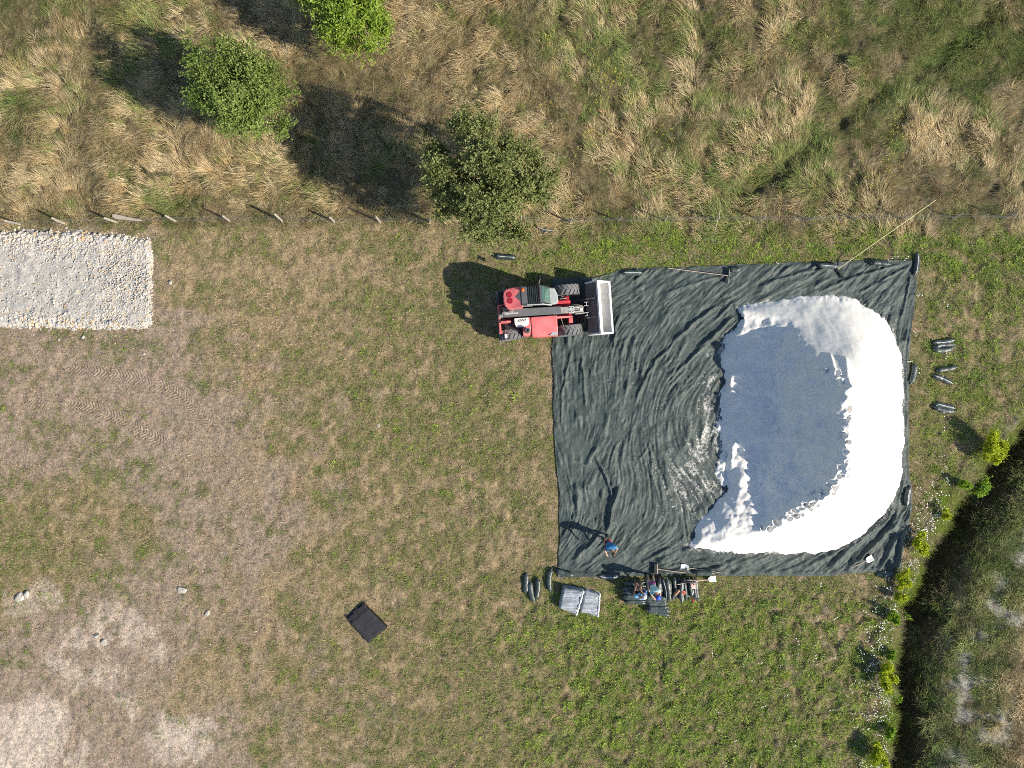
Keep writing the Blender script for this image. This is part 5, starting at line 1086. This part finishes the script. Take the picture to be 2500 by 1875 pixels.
def bundle(corners, h, label, seed, strip):
    c = [W(a, d, h*.8) for a, d in corners]; cx, cy = np.mean(c, axis=0); zg = G0(cx, cy); o = empty('wrapped_bundle', (cx, cy, zg)); tag(o, label, 'bundle', 'plastic wrapped bundles')
    quad_slab('film_wrap', c, zg, zg+h, m_film, o, seed, .018, 34, .10, streak=1.2, origin=(cx, cy, zg))
    A, B = np.array(c[1]), np.array(c[2]); n_ = 16; pts_ = []
    for i in range(n_+1):
        t = i/n_; p = A*(1-t)+B*t-np.array([cx, cy]); p = p*(1-.06); pts_.append((p[0]+.012*math.sin(i*1.9), p[1], h+.015*math.sin(i*2.7)-.06*(abs(t-.5)*2)**3))
    MB().tube(pts_, [strip*(1+.25*math.sin(i*1.3)) for i in range(n_+1)], 8).build('rolled_edge', m_filmw, o, smooth=True)
    for f in (.22, .45, .78):
        a_ = np.array(c[0])*(1-f)+np.array(c[3])*f; b2 = A*(1-f+.05)+B*(f-.05); pts_ = []
        for i in range(13):
            t = i/12; p = a_*(1-t)+b2*t-np.array([cx, cy]); pts_.append((p[0]*.97, p[1]*.97, h+.008-.12*(abs(t-.5)*2)**8))
        MB().tube(pts_, .008, 5).build('strap', m_filmw, o, smooth=True)
bundle([(1375,1431),(1426,1440),(1408,1502),(1363,1487)], .42, 'plastic wrapped bundle with a bulging torn end, nearer the loose bags', 601, .045)
bundle([(1428,1437),(1466,1449),(1461,1508),(1416,1498)], .34, 'plastic wrapped bundle with a square white edge, nearer the people', 602, .040)

# ------------------------------------------------------------------ people
m_skin = mat('skin', (.52,.31,.22), rough=.5, var=.06); m_skin2 = mat('tanned_skin', (.36,.20,.13), rough=.5, var=.06)
def skin_mesh(name, V, E, R, material, parent, sub=2, rootv=0):
    me = bpy.data.meshes.new(name); me.from_pydata([tuple(p) for p in V], E, []); o = put(bpy.data.objects.new(name, me), parent)
    o.modifiers.new('skin', 'SKIN')
    if not me.skin_vertices: 
        bpy.context.view_layer.objects.active = o
    for i, r in enumerate(R): me.skin_vertices[0].data[i].radius = (r, r) if not isinstance(r, tuple) else r; me.skin_vertices[0].data[i].use_root = (i == rootv)
    o.modifiers['skin'].use_smooth_shade = True
    s_ = o.modifiers.new('sub', 'SUBSURF'); s_.levels = sub; s_.render_levels = sub
    me.materials.append(material); return o
def person(label, J, skin, shirt, shorts, shoes, hair, cap=None, sleeves=.55):
    """J: joints in metres from the base point"""
    base = J['base']; root = empty('person', base); tag(root, label, 'person'); j = {k: np.array(v_, float) for k, v_ in J.items() if k != 'base'}
    V, E, R = [], [], []
    def add(p, r, par=None):
        V.append(p); R.append(r)
        if par is not None: E.append((par, len(V)-1))
        return len(V)-1
    pel = add(j['hip'], .125); mid = add((j['hip']*.5+j['chest']*.5), .12, pel); ch = add(j['chest'], .135, mid); nk = add(j['neck'], .052, ch)
    hd_ = add(j['head'], .085, nk); hv = unit(j['head']-j['neck']); tp = add(j['head']+hv*.09, .070, hd_); fw = unit(np.array(J['face'], float)); add(j['head']+fw*.105+hv*-.01, .016, hd_)
    sd = unit(np.cross(hv, fw))
    for sg, nm in ((1, 'l'), (-1, 'r')):
        sh_ = add(j['sh_'+nm], .062, ch); el = add(j['el_'+nm], .042, sh_); wr = add(j['wr_'+nm], .028, el); d = unit(j['wr_'+nm]-j['el_'+nm]); pm = add(j['wr_'+nm]+d*.075, .034, wr)
        a = unit(np.cross(d, np.array([.2, .3, .9]))); bb = np.cross(d, a)
        for k, (off, ln) in enumerate(((-.030, .070), (-.010, .080), (.010, .076), (.030, .060))):
            k1 = add(j['wr_'+nm]+d*.115+a*off, .0095, pm); k2 = add(j['wr_'+nm]+d*(.115+ln*.5)+a*off*1.1-bb*.010, .0085, k1); add(j['wr_'+nm]+d*(.115+ln*.8)+a*off*1.1-bb*.035, .0075, k2)
        t1 = add(j['wr_'+nm]+d*.06+a*.045, .011, pm); add(j['wr_'+nm]+d*.10+a*.062-bb*.01, .009, t1)
        hp_ = add(j['hp_'+nm], .085, pel); kn = add(j['kn_'+nm], .055, hp_); ca_ = add(j['kn_'+nm]*.65+j['an_'+nm]*.35, .050, kn); an = add(j['an_'+nm], .036, ca_); add(j['toe_'+nm], .034, an)
    skin_mesh('body', V, E, R, skin, root)
    # clothes follow the same joints a little wider
    V2 = [j['hip']+.02*(j['chest']-j['hip']), j['hip']*.5+j['chest']*.5, j['chest'], j['neck']*.7+j['chest']*.3, j['sh_l'], j['sh_l']*(1-sleeves)+j['el_l']*sleeves, j['sh_r'], j['sh_r']*(1-sleeves)+j['el_r']*sleeves]
    skin_mesh('shirt', V2, [(0,1),(1,2),(2,3),(2,4),(4,5),(2,6),(6,7)], [.148,.146,.158,.075,.085,.066,.085,.066], shirt, root)
    k_ = .62
    V3 = [j['hip']+.12*(j['chest']-j['hip']), j['hip'], j['hp_l'], j['hp_l']*(1-k_)+j['kn_l']*k_, j['hp_r'], j['hp_r']*(1-k_)+j['kn_r']*k_]
    skin_mesh('shorts', V3, [(0,1),(1,2),(2,3),(1,4),(4,5)], [.150,.148,.108,.092,.108,.092], shorts, root)
    for nm in 'lr':
        d = j['toe_'+nm]-j['an_'+nm]; skin_mesh('shoe', [j['an_'+nm]-.3*d+[0,0,-.03], j['an_'+nm]*.5+j['toe_'+nm]*.5+[0,0,-.015], j['toe_'+nm]+.25*d], [(0,1),(1,2)], [.044,.050,.042], shoes, root)
    bm = bmesh.new(); bmesh.ops.create_uvsphere(bm, u_segments=16, v_segments=10, radius=1)
    z_ = hv; x_ = fw-np.dot(fw, hv)*hv; x_ = unit(x_); y_ = np.cross(z_, x_); dele = []
    for vt in bm.verts:
        p = np.array(vt.co[:])
        if p[2] < (-.05 if p[0] > .25 else -.55): dele.append(vt)
        c = j['head']+hv*.035-x_*.012; vt.co = c+x_*p[0]*.108+y_*p[1]*.098+z_*p[2]*.115
    bmesh.ops.delete(bm, geom=dele, context='VERTS'); me = bpy.data.meshes.new('hair'); bm.to_mesh(me); bm.free(); me.materials.append(hair); me.polygons.foreach_set('use_smooth', [True]*len(me.polygons)); put(bpy.data.objects.new('hair', me), root)
    if cap is not None:
        cm = MB(); nn = 16; rings = [(0,.118),(.05,.116),(.09,.095),(.115,.055),(.122,.0)]; VV_ = []
        for hh_, rr2 in rings:
            for k in range(nn):
                a = 2*math.pi*k/nn; VV_.append(j['head']+hv*(.045+hh_)+x_*math.cos(a)*rr2*1.06+y_*math.sin(a)*rr2)
        cm.add(VV_, [(i*nn+k, i*nn+(k+1) % nn, (i+1)*nn+(k+1) % nn, (i+1)*nn+k) for i in range(len(rings)-1) for k in range(nn)])
        co = cm.build('cap', cap[0], root, smooth=True); bv = []
        for rr2, dz in ((.11, 0), (.21, -.02)):
            for k in range(9):
                a = -1.0+2.0*k/8; bv.append(j['head']+hv*(.05+dz)+x_*math.cos(a*.75)*rr2+y_*math.sin(a)*(.105 if rr2 < .15 else .085))
        pk_ = mesh_np('peak', bv, [(k, k+1, 10+k, 9+k) for k in range(8)], cap[1], parent=co)
        pk_.modifiers.new('thick', 'SOLIDIFY').thickness = .008
    return root
m_hair = mat('brown_hair', (.06,.03,.018), rough=.6); m_tee = mat('blue_shirt', (.03,.20,.42), rough=.8); m_rs = mat('red_shorts', (.40,.02,.05), rough=.8); m_shoe = mat('dark_shoe', (.05,.045,.04), rough=.7)
m_lb = mat('light_blue_shirt', (.22,.55,.80), rough=.8); m_dk = mat('dark_trousers', (.02,.022,.028), rough=.85); m_gh = mat('grey_hair', (.42,.42,.45), rough=.7); m_gc = mat('grey_cap', (.52,.53,.58), rough=.8)
m_mint = mat('mint_shirt', (.50,.74,.70), rough=.8); m_pur = mat('purple_shorts', (.30,.10,.28), rough=.8); m_bcap = mat('blue_cap', (.03,.10,.55), rough=.6); m_rpk = mat('red_peak', (.55,.08,.03), rough=.6)
def rel(bx, by, px, py, z): x, y = W(px, py, z); return (x-bx, y-by, z)
# 1: stooping on the sheet, facing down the picture
bx, by = W(1479, 1311); q = lambda a, c, z: rel(bx, by, a, c, z)
person('person in blue shirt and red shorts stooping alone on the black sheet', dict(base=(bx, by, surf(bx, by)-.02), face=(.1,-.75,-.6),
  hip=q(1484,1324,.92), chest=q(1491,1335,1.27), neck=q(1494,1343,1.42), head=q(1496.5,1350,1.50), sh_l=q(1501,1333,1.33), sh_r=q(1481.5,1338,1.33), el_l=q(1506,1339,1.05), el_r=q(1476,1343,1.06), wr_l=q(1502,1347,.90), wr_r=q(1480,1351,.92),
  hp_l=q(1488,1325,.86), hp_r=q(1480.5,1326,.86), kn_l=q(1487,1316,.47), kn_r=q(1478,1319,.47), an_l=q(1484,1306,.09), an_r=q(1475,1313,.09), toe_l=q(1485,1312,.05), toe_r=q(1475,1319,.05)), m_skin, m_tee, m_rs, m_shoe, m_hair)
# 2: seated on the bags, facing up the picture
bx, by = W(1557, 1447); q = lambda a, c, z: rel(bx, by, a, c, z)
person('person in light blue shirt and grey cap sitting on the gravel bags', dict(base=(bx, by, G0(bx, by)), face=(.35,.75,-.5),
  hip=q(1561,1452,.48), chest=q(1561,1455,.86), neck=q(1565,1457,1.03), head=q(1570,1456.5,1.14), sh_l=q(1551,1455,.93), sh_r=q(1571,1459,.93), el_l=q(1547,1445,.70), el_r=q(1567,1446,.72), wr_l=q(1552,1431,.62), wr_r=q(1558,1432,.64),
  hp_l=q(1556,1451,.46), hp_r=q(1565,1452,.46), kn_l=q(1551,1431,.55), kn_r=q(1563,1432,.56), an_l=q(1550,1420,.12), an_r=q(1562,1420,.12), toe_l=q(1549,1413,.06), toe_r=q(1562,1413,.06)), m_skin2, m_lb, m_dk, m_shoe, m_gh, cap=(m_gc, m_gc))
# 3: striding off the sheet, bent forward, blue cap
bx, by = W(1587, 1404); q = lambda a, c, z: rel(bx, by, a, c, z)
person('person in mint shirt, purple shorts and blue cap standing bent over the bags', dict(base=(bx, by, surf(bx, by)), face=(.15,-.8,-.55),
  hip=q(1592,1428,.93), chest=q(1599,1443,1.27), neck=q(1603,1451,1.40), head=q(1605.5,1456,1.50), sh_l=q(1609,1441,1.32), sh_r=q(1589.5,1447,1.32), el_l=q(1612,1447,1.03), el_r=q(1588,1449,1.03), wr_l=q(1610,1458,.84), wr_r=q(1596,1459,.84),
  hp_l=q(1596,1428,.87), hp_r=q(1588,1429,.87), kn_l=q(1594,1416,.47), kn_r=q(1585,1415,.47), an_l=q(1594,1404,.09), an_r=q(1579,1402,.09), toe_l=q(1596,1410,.05), toe_r=q(1580,1408,.05)), m_skin, m_mint, m_pur, m_shoe, m_hair, cap=(m_bcap, m_rpk))
